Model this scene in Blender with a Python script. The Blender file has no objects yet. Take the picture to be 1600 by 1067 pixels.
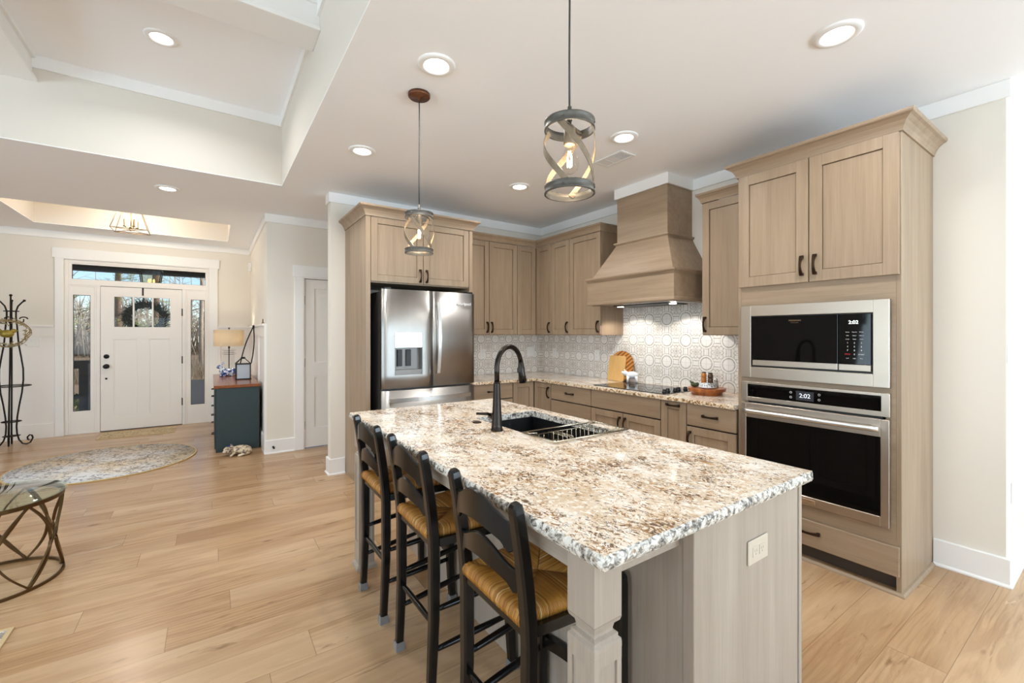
import bpy, bmesh, math, random
from mathutils import Vector, Matrix
from math import sin, cos, pi, radians, sqrt, atan2

scene = bpy.context.scene
COL = scene.collection
# ------------------------------------------------------------------ camera, view, light
CEIL = 2.75
cam_d = bpy.data.cameras.new('camera')
cam = bpy.data.objects.new('camera', cam_d)
COL.objects.link(cam)
cam.location = (0, 0, 1.372)
cam.rotation_euler = (radians(90), 0, radians(-34.56))
cam_d.sensor_width = 36.0
cam_d.lens = 681.8 / 1600 * 36.0
cam_d.shift_y = -11.7 / 1600
cam_d.clip_start = 0.05
cam_d.clip_end = 300
scene.camera = cam
vs = scene.view_settings
vs.view_transform = 'Standard'
vs.look = 'None'
vs.exposure = 0.12
vs.gamma = 1.0
vs.use_curve_mapping = False
scene.cycles.max_bounces = 12
scene.cycles.diffuse_bounces = 7
scene.cycles.glossy_bounces = 5
scene.cycles.transparent_max_bounces = 16
scene.cycles.sample_clamp_indirect = 6.0
scene.cycles.caustics_reflective = False
scene.cycles.caustics_refractive = False
scene.cycles.use_denoising = True

world = bpy.data.worlds.new('sky')
scene.world = world
world.use_nodes = True
wn = world.node_tree
wn.nodes.clear()
w_out = wn.nodes.new('ShaderNodeOutputWorld')
w_bg = wn.nodes.new('ShaderNodeBackground')
w_sky = wn.nodes.new('ShaderNodeTexSky')
w_sky.sky_type = 'NISHITA'
w_sky.sun_disc = False
w_sky.sun_elevation = radians(45)
w_sky.sun_rotation = radians(120)
w_sky.air_density = 0.9
w_sky.dust_density = 0.3
w_sky.ozone_density = 3.0
w_bg.inputs['Strength'].default_value = 0.17
wn.links.new(w_sky.outputs[0], w_bg.inputs['Color'])
wn.links.new(w_bg.outputs[0], w_out.inputs['Surface'])


def light(name, kind, loc, energy, color=(1, 1, 1), size=0.1, size_y=None, direction=None, spot=None, spread=None):
    d = bpy.data.lights.new(name, kind)
    d.energy = energy
    d.color = color
    if kind == 'AREA':
        d.size = size
        if size_y is not None:
            d.shape = 'RECTANGLE'
            d.size_y = size_y
        else:
            d.shape = 'DISK'
        if spread:
            d.spread = spread
    elif kind in ('POINT', 'SPOT'):
        d.shadow_soft_size = size
        if kind == 'SPOT' and spot:
            d.spot_size = spot[0]
            d.spot_blend = spot[1]
    o = bpy.data.objects.new(name, d)
    COL.objects.link(o)
    o.location = loc
    if direction is not None:
        o.rotation_euler = Vector(direction).to_track_quat('-Z', 'Y').to_euler()
    return o


sun = light('sun', 'SUN', (10, -5, 20), 5.0, (1.0, 0.93, 0.82), direction=(-0.85, 0.10, -0.5))
sun.data.angle = radians(1.5)
# daylight entering through the great-room windows behind and beside the camera
DAY = (0.67, 0.85, 1.0)
WINDOWS_BACK = [(-4.3, -2.7), (-2.2, -0.6), (0.9, 2.9), (3.6, 5.8)]
for wx0, wx1 in WINDOWS_BACK:
    light('window_daylight', 'AREA', ((wx0 + wx1) / 2, -3.93, 1.35), (30 if wx0 < 0 else 82) * (wx1 - wx0), DAY, wx1 - wx0, 2.1, (0, 1, 1.3))
WINDOWS_LEFT = [(-2.6, -1.0), (-0.4, 1.2), (1.8, 3.4)]
for wy0, wy1 in WINDOWS_LEFT:
    light('window_daylight', 'AREA', (-5.43, (wy0 + wy1) / 2, 1.45), 46 * (wy1 - wy0), DAY, wy1 - wy0, 1.9, (1, 0, 0.45))

# ------------------------------------------------------------------ materials
MATS = {}


class N:
    """small node-tree writer"""

    def __init__(s, name):
        m = bpy.data.materials.new(name)
        m.use_nodes = True
        s.m = m
        s.t = m.node_tree
        s.t.nodes.clear()
        s.out = s.t.nodes.new('ShaderNodeOutputMaterial')

    def n(s, typ, **kw):
        nd = s.t.nodes.new('ShaderNode' + typ)
        ins = kw.pop('ins', {})
        for k, v in kw.items():
            setattr(nd, k, v)
        for k, v in ins.items():
            s.put(nd.inputs[k], v)
        return nd

    def put(s, sock, v):
        if isinstance(v, bpy.types.NodeSocket):
            s.t.links.new(v, sock)
        elif isinstance(v, bpy.types.Node):
            s.t.links.new(v.outputs[0], sock)
        else:
            if isinstance(v, (tuple, list)) and len(v) == 3 and sock.type == 'RGBA':
                v = (*v, 1)
            sock.default_value = v

    def math(s, op, a, b=None, c=None, clamp=False):
        nd = s.n('Math', operation=op, use_clamp=clamp)
        s.put(nd.inputs[0], a)
        if b is not None:
            s.put(nd.inputs[1], b)
        if c is not None:
            s.put(nd.inputs[2], c)
        return nd.outputs[0]

    def mix(s, fac, a, b, blend='MIX'):
        nd = s.n('Mix', data_type='RGBA', blend_type=blend)
        s.put(nd.inputs[0], fac)
        s.put(nd.inputs[6], a)
        s.put(nd.inputs[7], b)
        return nd.outputs[2]

    def ramp(s, fac, stops, interp='LINEAR'):
        nd = s.n('ValToRGB')
        cr = nd.color_ramp
        cr.interpolation = interp
        while len(cr.elements) < len(stops):
            cr.elements.new(0.5)
        for e, (p, c) in zip(cr.elements, stops):
            e.position = p
            e.color = (*c, 1) if len(c) == 3 else c
        s.put(nd.inputs[0], fac)
        return nd.outputs[0]

    def obj(s, scale=(1, 1, 1), rot=(0, 0, 0), loc=(0, 0, 0)):
        tc = s.n('TexCoord')
        mp = s.n('Mapping')
        s.t.links.new(tc.outputs['Object'], mp.inputs['Vector'])
        mp.inputs['Scale'].default_value = scale
        mp.inputs['Rotation'].default_value = rot
        mp.inputs['Location'].default_value = loc
        return mp.outputs[0]

    def world(s):
        return s.n('NewGeometry').outputs['Position']

    def mapping(s, vec, scale=(1, 1, 1), rot=(0, 0, 0), loc=(0, 0, 0)):
        mp = s.n('Mapping')
        s.put(mp.inputs['Vector'], vec)
        mp.inputs['Scale'].default_value = scale
        mp.inputs['Rotation'].default_value = rot
        mp.inputs['Location'].default_value = loc
        return mp.outputs[0]

    def noise(s, vec, scale, detail=3, rough=0.5, dist=0.0, out=0):
        nd = s.n('TexNoise')
        s.put(nd.inputs['Vector'], vec)
        nd.inputs['Scale'].default_value = scale
        nd.inputs['Detail'].default_value = detail
        nd.inputs['Roughness'].default_value = rough
        nd.inputs['Distortion'].default_value = dist
        return nd.outputs[out]

    def bump(s, h, strength=0.2, dist=0.01):
        nd = s.n('Bump')
        nd.inputs['Strength'].default_value = strength
        nd.inputs['Distance'].default_value = dist
        s.put(nd.inputs['Height'], h)
        return nd.outputs[0]

    def bsdf(s, color, rough=0.5, metal=0.0, normal=None, spec=0.5, emit=None, estr=0.0, trans=0.0, ior=1.45, coat=0.0, aniso=0.0):
        b = s.n('BsdfPrincipled')
        s.put(b.inputs['Base Color'], color)
        s.put(b.inputs['Roughness'], rough)
        s.put(b.inputs['Metallic'], metal)
        b.inputs['Specular IOR Level'].default_value = spec
        b.inputs['IOR'].default_value = ior
        b.inputs['Transmission Weight'].default_value = trans
        b.inputs['Coat Weight'].default_value = coat
        b.inputs['Anisotropic'].default_value = aniso
        if normal is not None:
            s.put(b.inputs['Normal'], normal)
        if emit is not None:
            s.put(b.inputs['Emission Color'], emit)
            b.inputs['Emission Strength'].default_value = estr
        s.t.links.new(b.outputs[0], s.out.inputs['Surface'])
        return b


def srgb(r, g, b):
    f = lambda c: (c / 255) / 12.92 if c / 255 <= 0.04045 else ((c / 255 + 0.055) / 1.055) ** 2.4
    return (f(r), f(g), f(b))


def simple(name, col, rough=0.5, metal=0.0, noise_amt=0.0, nscale=20, bump=0.0, **kw):
    w = N(name)
    c = col
    nrm = None
    if noise_amt or bump:
        v = w.obj()
        f = w.noise(v, nscale, 4)
        if noise_amt:
            c = w.mix(f, tuple(x * (1 - noise_amt) for x in col), tuple(min(1, x * (1 + noise_amt)) for x in col))
        if bump:
            nrm = w.bump(f, bump, 0.01)
    w.bsdf(c, rough, metal, nrm, **kw)
    MATS[name] = w.m
    return w.m


def emission(name, col, strength):
    w = N(name)
    e = w.n('Emission')
    e.inputs[0].default_value = (*col, 1)
    e.inputs[1].default_value = strength
    w.t.links.new(e.outputs[0], w.out.inputs['Surface'])
    MATS[name] = w.m
    return w.m


def wood(name, base, dark, axis='z', rough=0.42, contrast=1.0, fine=1.0):
    """stained wood, grain running along an axis of the object"""
    w = N(name)
    k = {'x': (1.2, 26, 26), 'y': (26, 1.2, 26), 'z': (26, 26, 1.2)}[axis]
    k2 = {'x': (0.6, 5, 5), 'y': (5, 0.6, 5), 'z': (5, 5, 0.6)}[axis]
    k3 = {'x': (5, 190, 190), 'y': (190, 5, 190), 'z': (190, 190, 5)}[axis]
    pos = w.world()
    a = w.noise(w.mapping(pos, k), 1.0 * fine, 5, 0.6, 0.4)
    b = w.noise(w.mapping(pos, k2), 1.0, 3, 0.5, 0.8)
    c = w.noise(w.mapping(pos, k3), 1.0, 2, 0.5)
    f = w.math('ADD', w.math('MULTIPLY', a, 0.45), w.math('MULTIPLY', b, 0.4))
    f = w.math('ADD', f, w.math('MULTIPLY', c, 0.25))
    f = w.math('ADD', w.math('MULTIPLY', w.math('SUBTRACT', f, 0.55), 2.2 * contrast), 0.5, clamp=True)
    col = w.mix(f, dark, base)
    w.bsdf(col, rough, 0, w.bump(c, 0.06, 0.004))
    MATS[name] = w.m
    return w.m


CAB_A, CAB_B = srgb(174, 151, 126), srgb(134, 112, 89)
wood('cabinet_wood_upright', CAB_A, CAB_B, 'z')
wood('cabinet_wood_along', CAB_A, CAB_B, 'y')
wood('cabinet_wood_across', CAB_A, CAB_B, 'x')
wood('island_wood_upright', srgb(178, 165, 151), srgb(149, 135, 121), 'z')
wood('island_wood_along', srgb(178, 165, 151), srgb(149, 135, 121), 'y')
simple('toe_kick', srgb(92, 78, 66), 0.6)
simple('gap_dark', srgb(52, 46, 42), 0.6)  # painted-in shadow for base cabinet gaps; also colours the beads and threshold
simple('wall_paint', srgb(229, 222, 211), 0.75, bump=0.02, nscale=180)
simple('wall_paint_dimmed', srgb(221, 214, 203), 0.75)  # the wall paint again, darkened to offset strong light in the tray
simple('ceiling_paint', srgb(249, 249, 250), 0.8)
simple('trim_white', srgb(240, 238, 235), 0.38)
simple('door_white', srgb(240, 235, 229), 0.35)
simple('wainscot_white', srgb(240, 235, 230), 0.4)
simple('plate_white', srgb(238, 236, 232), 0.3)
simple('plate_slot', srgb(150, 144, 136), 0.5)
simple('black_paint', srgb(15, 13, 12), 0.22, noise_amt=0.25, nscale=9)
simple('black_metal', srgb(28, 26, 25), 0.4, 0.3)
simple('bronze_handle', srgb(62, 46, 34), 0.32, 0.85, noise_amt=0.3, nscale=60)
simple('faucet_bronze', srgb(50, 44, 40), 0.25, 0.9, noise_amt=0.3, nscale=8)
simple('sink_black', srgb(20, 20, 21), 0.5, bump=0.03, nscale=400)
simple('chrome', srgb(205, 203, 198), 0.16, 1.0)
simple('rack_steel', srgb(196, 186, 168), 0.25, 1.0)
simple('fridge_side', srgb(78, 74, 71), 0.45, 0.4)
simple('dark_plastic', srgb(30, 29, 29), 0.4)
simple('glass_black', srgb(7, 6, 6), 0.04, spec=0.28)
simple('cooktop_glass', srgb(14, 14, 15), 0.03)
simple('clear_cap', srgb(190, 190, 190), 0.15, trans=0.6)
simple('pendant_zinc', srgb(96, 92, 86), 0.5, 0.6, noise_amt=0.45, nscale=40)
simple('pendant_strap', srgb(128, 112, 92), 0.5, 0.3, noise_amt=0.3, nscale=50)
simple('canopy_copper', srgb(112, 72, 50), 0.4, 0.7, noise_amt=0.4, nscale=60)
simple('cord_grey', srgb(62, 58, 56), 0.5)
simple('brass', srgb(120, 98, 66), 0.35, 0.8)
simple('iron', srgb(40, 32, 28), 0.45, 0.7, noise_amt=0.3)
simple('gold_bronze', srgb(96, 72, 44), 0.35, 0.8, noise_amt=0.35, nscale=12)
simple('teal_paint', srgb(48, 62, 64), 0.45, noise_amt=0.12, nscale=4)
simple('vent_white', srgb(232, 232, 230), 0.45)
simple('vent_dark', srgb(96, 96, 96), 0.6)
simple('ceramic_white', srgb(238, 238, 238), 0.15)
simple('stainless_trim', srgb(200, 190, 178), 0.24, 1.0)
simple('porch_dark', srgb(46, 42, 36), 0.7)
simple('lantern_glass_frame', srgb(36, 30, 26), 0.4, 0.5)
emission('lamp_glow', (1.0, 0.93, 0.84), 9.0)
emission('filament', (1.0, 0.78, 0.48), 30.0)
emission('candle_glow', (1.0, 0.82, 0.55), 16.0)
emission('porch_flame', (1.0, 0.66, 0.28), 2.2)
emission('display_white', (0.93, 1.0, 0.92), 3.0)
emission('display_soft', (0.9, 0.93, 1.0), 1.2)
simple('print_white', srgb(225, 225, 225), 0.5)
simple('print_red', srgb(200, 30, 30), 0.5)
simple('logo_grey', srgb(236, 236, 236), 0.3)
simple('badge_text', srgb(150, 120, 92), 0.4, 0.6)


def make_glass(name, tint=(1, 1, 1), gloss=1.0):
    w = N(name)
    tr = w.n('BsdfTransparent')
    tr.inputs[0].default_value = (*tint, 1)
    gl = w.n('BsdfGlossy')
    gl.inputs['Roughness'].default_value = 0.02
    fr = w.n('Fresnel')
    fr.inputs[0].default_value = 1.45
    mx = w.n('MixShader')
    front = w.math('SUBTRACT', 1.0, w.n('NewGeometry').outputs['Backfacing'])
    w.put(mx.inputs[0], w.math('MULTIPLY', w.math('MULTIPLY', fr.outputs[0], gloss), front))
    w.t.links.new(tr.outputs[0], mx.inputs[1])
    w.t.links.new(gl.outputs[0], mx.inputs[2])
    w.t.links.new(mx.outputs[0], w.out.inputs['Surface'])
    MATS[name] = w.m
    return w.m


make_glass('pane_glass', (0.97, 0.98, 0.98), 0.8)
make_glass('bulb_glass', (0.98, 0.96, 0.93), 0.7)
make_glass('table_glass', (0.90, 0.96, 0.93), 1.0)
make_glass('clear_acrylic', (0.95, 0.95, 0.95), 1.6)


def make_stainless():
    w = N('stainless')
    pos = w.world()
    streak = w.noise(w.mapping(pos, (240, 240, 1.5)), 1.0, 2, 0.5)
    wide = w.noise(w.mapping(pos, (6, 6, 0.2)), 1.0, 2, 0.5)
    rough = w.math('ADD', w.math('MULTIPLY', streak, 0.08), 0.34)
    col = w.mix(wide, srgb(154, 151, 147), srgb(176, 173, 169))
    b = w.bsdf(col, rough, 1.0, w.bump(wide, 0.02, 0.02), aniso=0.6)
    tg = w.n('Tangent', direction_type='RADIAL', axis='Z')
    w.put(b.inputs['Tangent'], tg.outputs[0])
    b.inputs['Anisotropic Rotation'].default_value = 0.25
    MATS['stainless'] = w.m
    w = N('stainless_level')
    pos = w.world()
    streak = w.noise(w.mapping(pos, (1.5, 1.5, 240)), 1.0, 2, 0.5)
    rough = w.math('ADD', w.math('MULTIPLY', streak, 0.08), 0.32)
    w.bsdf(srgb(184, 172, 158), rough, 1.0)
    MATS['stainless_level'] = w.m
    simple('dispenser_grey', srgb(128, 124, 120), 0.4, 0.55)


make_stainless()


def make_granite():
    w = N('granite')
    pos = w.world()
    # directional flow: stretch along a diagonal
    v = w.mapping(pos, (1.0, 0.72, 1.0), (0, 0, radians(32)))
    warp = w.noise(v, 14, 3, 0.6, 0.0, out=1)
    vv = w.n('VectorMath', operation='ADD')
    w.put(vv.inputs[0], v)
    sc = w.n('VectorMath', operation='SCALE')
    w.put(sc.inputs[0], warp)
    sc.inputs['Scale'].default_value = 0.045
    w.put(vv.inputs[1], sc.outputs[0])
    V = vv.outputs[0]
    base = w.ramp(w.noise(V, 9, 4, 0.55), [(0.32, srgb(212, 188, 158)), (0.48, srgb(229, 212, 190)), (0.64, srgb(241, 232, 219))])
    pale = w.noise(V, 70, 3, 0.6)
    col = w.mix(w.ramp(pale, [(0.50, (0, 0, 0)), (0.60, (0.8, 0.8, 0.8))]), base, srgb(250, 247, 241))
    # tan wash
    tan_ = w.noise(w.mapping(V, (1, 1, 1), (0, 0, 0.2), (2, 5, 0)), 42, 4, 0.6)
    col = w.mix(w.ramp(tan_, [(0.56, (0, 0, 0)), (0.64, (0.5, 0.5, 0.5))]), col, srgb(196, 160, 112))
    # brown strokes gathered in clusters
    clus = w.noise(V, 7.0, 3, 0.6)
    n1 = w.noise(V, 44, 4, 0.6, 0.9)
    n2 = w.noise(w.mapping(V, (1, 1, 1), (0, 0, 0.5), (4, 1, 0)), 36, 4, 0.6, 0.3)
    rid = w.math('ABSOLUTE', w.math('SUBTRACT', n1, 0.5))
    wid = w.math('ADD', w.math('MULTIPLY', w.math('SUBTRACT', clus, 0.5), 0.15), 0.022)
    stroke = w.math('MULTIPLY', w.math('LESS_THAN', rid, wid), w.ramp(n2, [(0.47, (0, 0, 0)), (0.50, (1, 1, 1))]))
    fl = w.noise(V, 82, 5, 0.62, 0.5)
    spot = w.ramp(w.math('ADD', w.math('MULTIPLY', clus, 0.50), fl), [(0.845, (0, 0, 0)), (0.865, (1, 1, 1))])
    brown = w.math('MAXIMUM', stroke, spot)
    col = w.mix(w.math('MULTIPLY', brown, 0.92), col, w.mix(w.ramp(w.noise(V, 30, 2), [(0.4, (0, 0, 0)), (0.6, (1, 1, 1))]), srgb(92, 60, 34), srgb(158, 112, 60)))
    # grey and charcoal flecks
    fl2 = w.noise(w.mapping(V, (1, 1, 1), (0, 0, 0.4), (7, 3, 2)), 95, 4, 0.6, 0.4)
    clus2 = w.noise(w.mapping(pos, (1, 1, 1), (0, 0, 0), (3, 9, 1)), 6, 2)
    grey = w.ramp(w.math('ADD', fl2, w.math('MULTIPLY', clus2, 0.35)), [(0.815, (0, 0, 0)), (0.84, (1, 1, 1))])
    col = w.mix(w.math('MULTIPLY', grey, 0.85), col, srgb(112, 104, 98))
    w.bsdf(col, 0.10, 0, None, spec=0.5)
    MATS['granite'] = w.m
    # the chiselled edge: cooler, whiter, speckled
    w = N('granite_edge')
    pos = w.world()
    a = w.noise(pos, 60, 5, 0.65, 0.4)
    b = w.noise(pos, 95, 3, 0.6)
    col = w.ramp(a, [(0.38, srgb(80, 76, 72)), (0.46, srgb(160, 154, 146)), (0.54, srgb(222, 216, 206)), (0.7, srgb(240, 236, 230))])
    col = w.mix(w.ramp(b, [(0.60, (0, 0, 0)), (0.66, (0.8, 0.8, 0.8))]), col, srgb(150, 118, 84))
    w.bsdf(col, 0.22, 0, w.bump(w.noise(pos, 70, 3), 0.6, 0.01))
    MATS['granite_edge'] = w.m


make_granite()


def make_floor():
    w = N('floor_planks')
    pos = w.world()
    sp = w.n('SeparateXYZ')
    w.put(sp.inputs[0], pos)
    X, Y = sp.outputs[0], sp.outputs[1]
    PW, PL = 0.1945, 1.42
    ry = w.math('DIVIDE', w.math('ADD', Y, 18.608), PW)
    row = w.math('FLOOR', ry)
    fy = w.math('FRACT', ry)
    wn1 = w.n('TexWhiteNoise', noise_dimensions='1D')
    w.put(wn1.inputs['W'], row)
    rx = w.math('ADD', w.math('DIVIDE', w.math('ADD', X, 30), PL), w.math('MULTIPLY', wn1.outputs[0], 7.3))
    cx = w.math('FLOOR', rx)
    fx = w.math('FRACT', rx)
    cid = w.n('CombineXYZ')
    w.put(cid.inputs[0], cx)
    w.put(cid.inputs[1], row)
    wn2 = w.n('TexWhiteNoise', noise_dimensions='3D')
    w.put(wn2.inputs['Vector'], cid.outputs[0])
    rnd = wn2.outputs[0]
    rc = wn2.outputs[1]
    # grain with its own offset in each plank
    off = w.n('VectorMath', operation='MULTIPLY_ADD')
    w.put(off.inputs[0], rc)
    off.inputs[1].default_value = (30, 30, 30)
    w.put(off.inputs[2], pos)
    g1 = w.noise(w.mapping(off.outputs[0], (0.9, 7.5, 1)), 1.6, 5, 0.6, 1.8)
    g2 = w.noise(w.mapping(off.outputs[0], (3.0, 95, 1)), 1.0, 3, 0.6, 0.2)
    g3 = w.noise(w.mapping(off.outputs[0], (0.6, 2.2, 1)), 1.0, 2, 0.5, 0.8)
    wv = w.n('TexWave', wave_type='BANDS', bands_direction='Y')
    w.put(wv.inputs['Vector'], w.mapping(off.outputs[0], (0.55, 2.6, 1)))
    wv.inputs['Scale'].default_value = 5.0
    wv.inputs['Distortion'].default_value = 11.0
    wv.inputs['Detail'].default_value = 1.5
    wv.inputs['Detail Scale'].default_value = 0.7
    tint = w.ramp(rnd, [(0.0, srgb(166, 129, 92)), (0.25, srgb(188, 152, 113)), (0.5, srgb(176, 139, 101)), (0.75, srgb(196, 162, 124)), (1.0, srgb(183, 147, 109))])
    col = w.mix(w.ramp(g1, [(0.42, (0.42, 0.42, 0.42)), (0.58, (0, 0, 0))]), tint, srgb(148, 111, 77))
    col = w.mix(w.math('MULTIPLY', w.math('MULTIPLY', w.ramp(wv.outputs[1], [(0.0, (1, 1, 1)), (0.35, (0, 0, 0))]), w.ramp(g3, [(0.52, (0, 0, 0)), (0.66, (1, 1, 1))])), 0.32), col, srgb(128, 95, 66))
    col = w.mix(w.ramp(g2, [(0.36, (0.16, 0.16, 0.16)), (0.52, (0, 0, 0))]), col, srgb(138, 102, 70))
    col = w.mix(w.math('MULTIPLY', w.ramp(g3, [(0.40, (1, 1, 1)), (0.60, (0, 0, 0))]), 0.38), col, srgb(212, 184, 150))
    ck = w.noise(w.mapping(off.outputs[0], (2.4, 17, 1)), 1.0, 4, 0.65, 0.6)
    col = w.mix(w.ramp(ck, [(0.62, (0, 0, 0)), (0.72, (0.65, 0.65, 0.65))]), col, srgb(108, 76, 48))
    # knots
    vo = w.n('TexVoronoi', feature='F1')
    w.put(vo.inputs['Vector'], w.mapping(off.outputs[0], (1.1, 3.0, 1)))
    vo.inputs['Scale'].default_value = 1.5
    kn = w.ramp(vo.outputs['Distance'], [(0.03, (0.8, 0.8, 0.8)), (0.075, (0, 0, 0))])
    col = w.mix(w.math('MULTIPLY', kn, w.math('GREATER_THAN', rnd, 0.45)), col, srgb(110, 80, 54))
    # seams
    ey = w.math('MINIMUM', fy, w.math('SUBTRACT', 1.0, fy))
    ex = w.math('MINIMUM', fx, w.math('SUBTRACT', 1.0, fx))
    sy = w.math('LESS_THAN', ey, 0.0075)
    sx = w.math('LESS_THAN', ex, 0.0013)
    seam = w.math('MAXIMUM', sx, sy)
    col = w.mix(w.math('MULTIPLY', seam, 0.45), col, srgb(104, 78, 54))
    h = w.math('SUBTRACT', w.math('MULTIPLY', g2, 0.25), seam)
    rough = w.math('ADD', w.math('MULTIPLY', g1, 0.10), 0.20)
    w.bsdf(col, rough, 0, w.bump(h, 0.08, 0.003), spec=0.5)
    MATS['floor_planks'] = w.m


make_floor()


def make_tile():
    """20 cm encaustic-look tile: medallion in the middle, quarter rings at the corners"""
    for name, axis in (('tile_hood', 1), ('tile_fridge', 0)):
        w = N(name)
        pos = w.world()
        sp = w.n('SeparateXYZ')
        w.put(sp.inputs[0], pos)
        A = sp.outputs[axis]
        Z = sp.outputs[2]
        offa = 10.03 if axis == 1 else 9.955
        u = w.math('SUBTRACT', w.math('FRACT', w.math('DIVIDE', w.math('ADD', A, offa), 0.2)), 0.5)
        v = w.math('SUBTRACT', w.math('FRACT', w.math('DIVIDE', w.math('ADD', Z, 1.287), 0.2)), 0.5)
        au = w.math('ABSOLUTE', u)
        av = w.math('ABSOLUTE', v)
        # corner rings
        cu = w.math('SUBTRACT', 0.5, au)
        cv = w.math('SUBTRACT', 0.5, av)
        rc = w.math('SQRT', w.math('ADD', w.math('MULTIPLY', cu, cu), w.math('MULTIPLY', cv, cv)))

        def line(d, at, wd):
            return w.math('LESS_THAN', w.math('ABSOLUTE', w.math('SUBTRACT', d, at)), wd)
        ring = line(rc, 0.272, 0.017)
        ring2 = w.math('MULTIPLY', line(rc, 0.236, 0.010), 0.5)
        ring3 = w.math('MULTIPLY', line(rc, 0.362, 0.013), 0.7)
        # octagon-ish medallion
        dia = w.math('MULTIPLY', w.math('ADD', au, av), 0.70)
        octd = w.math('MAXIMUM', w.math('MAXIMUM', au, av), dia)
        inside = w.math('MULTIPLY', w.math('LESS_THAN', octd, 0.40), w.math('GREATER_THAN', rc, 0.375))
        octl = w.math('MULTIPLY', line(octd, 0.395, 0.014), w.math('GREATER_THAN', rc, 0.36))
        r = w.math('SQRT', w.math('ADD', w.math('MULTIPLY', u, u), w.math('MULTIPLY', v, v)))
        th = w.math('ARCTAN2', v, u)
        lobe_a = w.math('ABSOLUTE', w.math('COSINE', w.math('MULTIPLY', th, 2.0)))
        lobe_b = w.math('ABSOLUTE', w.math('SINE', w.math('MULTIPLY', th, 2.0)))
        l1 = line(w.math('SUBTRACT', r, w.math('MULTIPLY', lobe_a, 0.17)), 0.105, 0.017)
        l2 = line(w.math('SUBTRACT', r, w.math('MULTIPLY', lobe_b, 0.24)), 0.10, 0.019)
        l3 = line(w.math('SUBTRACT', r, w.math('MULTIPLY', lobe_a, 0.08)), 0.05, 0.014)
        star = w.math('LESS_THAN', w.math('ADD', r, w.math('MULTIPLY', w.math('COSINE', w.math('MULTIPLY', th, 4.0)), -0.03)), 0.045)
        fl = w.math('MAXIMUM', w.math('MAXIMUM', l1, l2), l3)
        fl = w.math('MAXIMUM', fl, star)
        fl = w.math('MULTIPLY', w.math('MULTIPLY', fl, inside), 0.8)
        allp = w.math('MAXIMUM', w.math('MAXIMUM', fl, octl), w.math('MAXIMUM', ring, w.math('MAXIMUM', ring2, ring3)))
        wear = w.noise(pos, 55, 3, 0.6)
        wear2 = w.noise(pos, 7, 2, 0.5)
        amt = w.math('MULTIPLY', allp, w.ramp(wear, [(0.32, (0.5, 0.5, 0.5)), (0.55, (1, 1, 1))]))
        amt = w.math('MULTIPLY', amt, w.ramp(wear2, [(0.3, (0.75, 0.75, 0.75)), (0.6, (1, 1, 1))]))
        bg = w.mix(w.math('MULTIPLY', inside, 0.22), w.mix(w.noise(pos, 30, 2), srgb(242, 239, 235), srgb(234, 229, 222)), srgb(206, 194, 176))
        col = w.mix(w.math('MULTIPLY', amt, 0.9), bg, w.mix(wear2, srgb(112, 102, 90), srgb(136, 120, 100)))
        gr = w.math('MAXIMUM', w.math('GREATER_THAN', au, 0.4935), w.math('GREATER_THAN', av, 0.4935))
        col = w.mix(w.math('MULTIPLY', gr, 0.55), col, srgb(188, 178, 166))
        w.bsdf(col, 0.32, 0, w.bump(gr, -0.15, 0.004))
        MATS[name] = w.m


make_tile()


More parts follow.
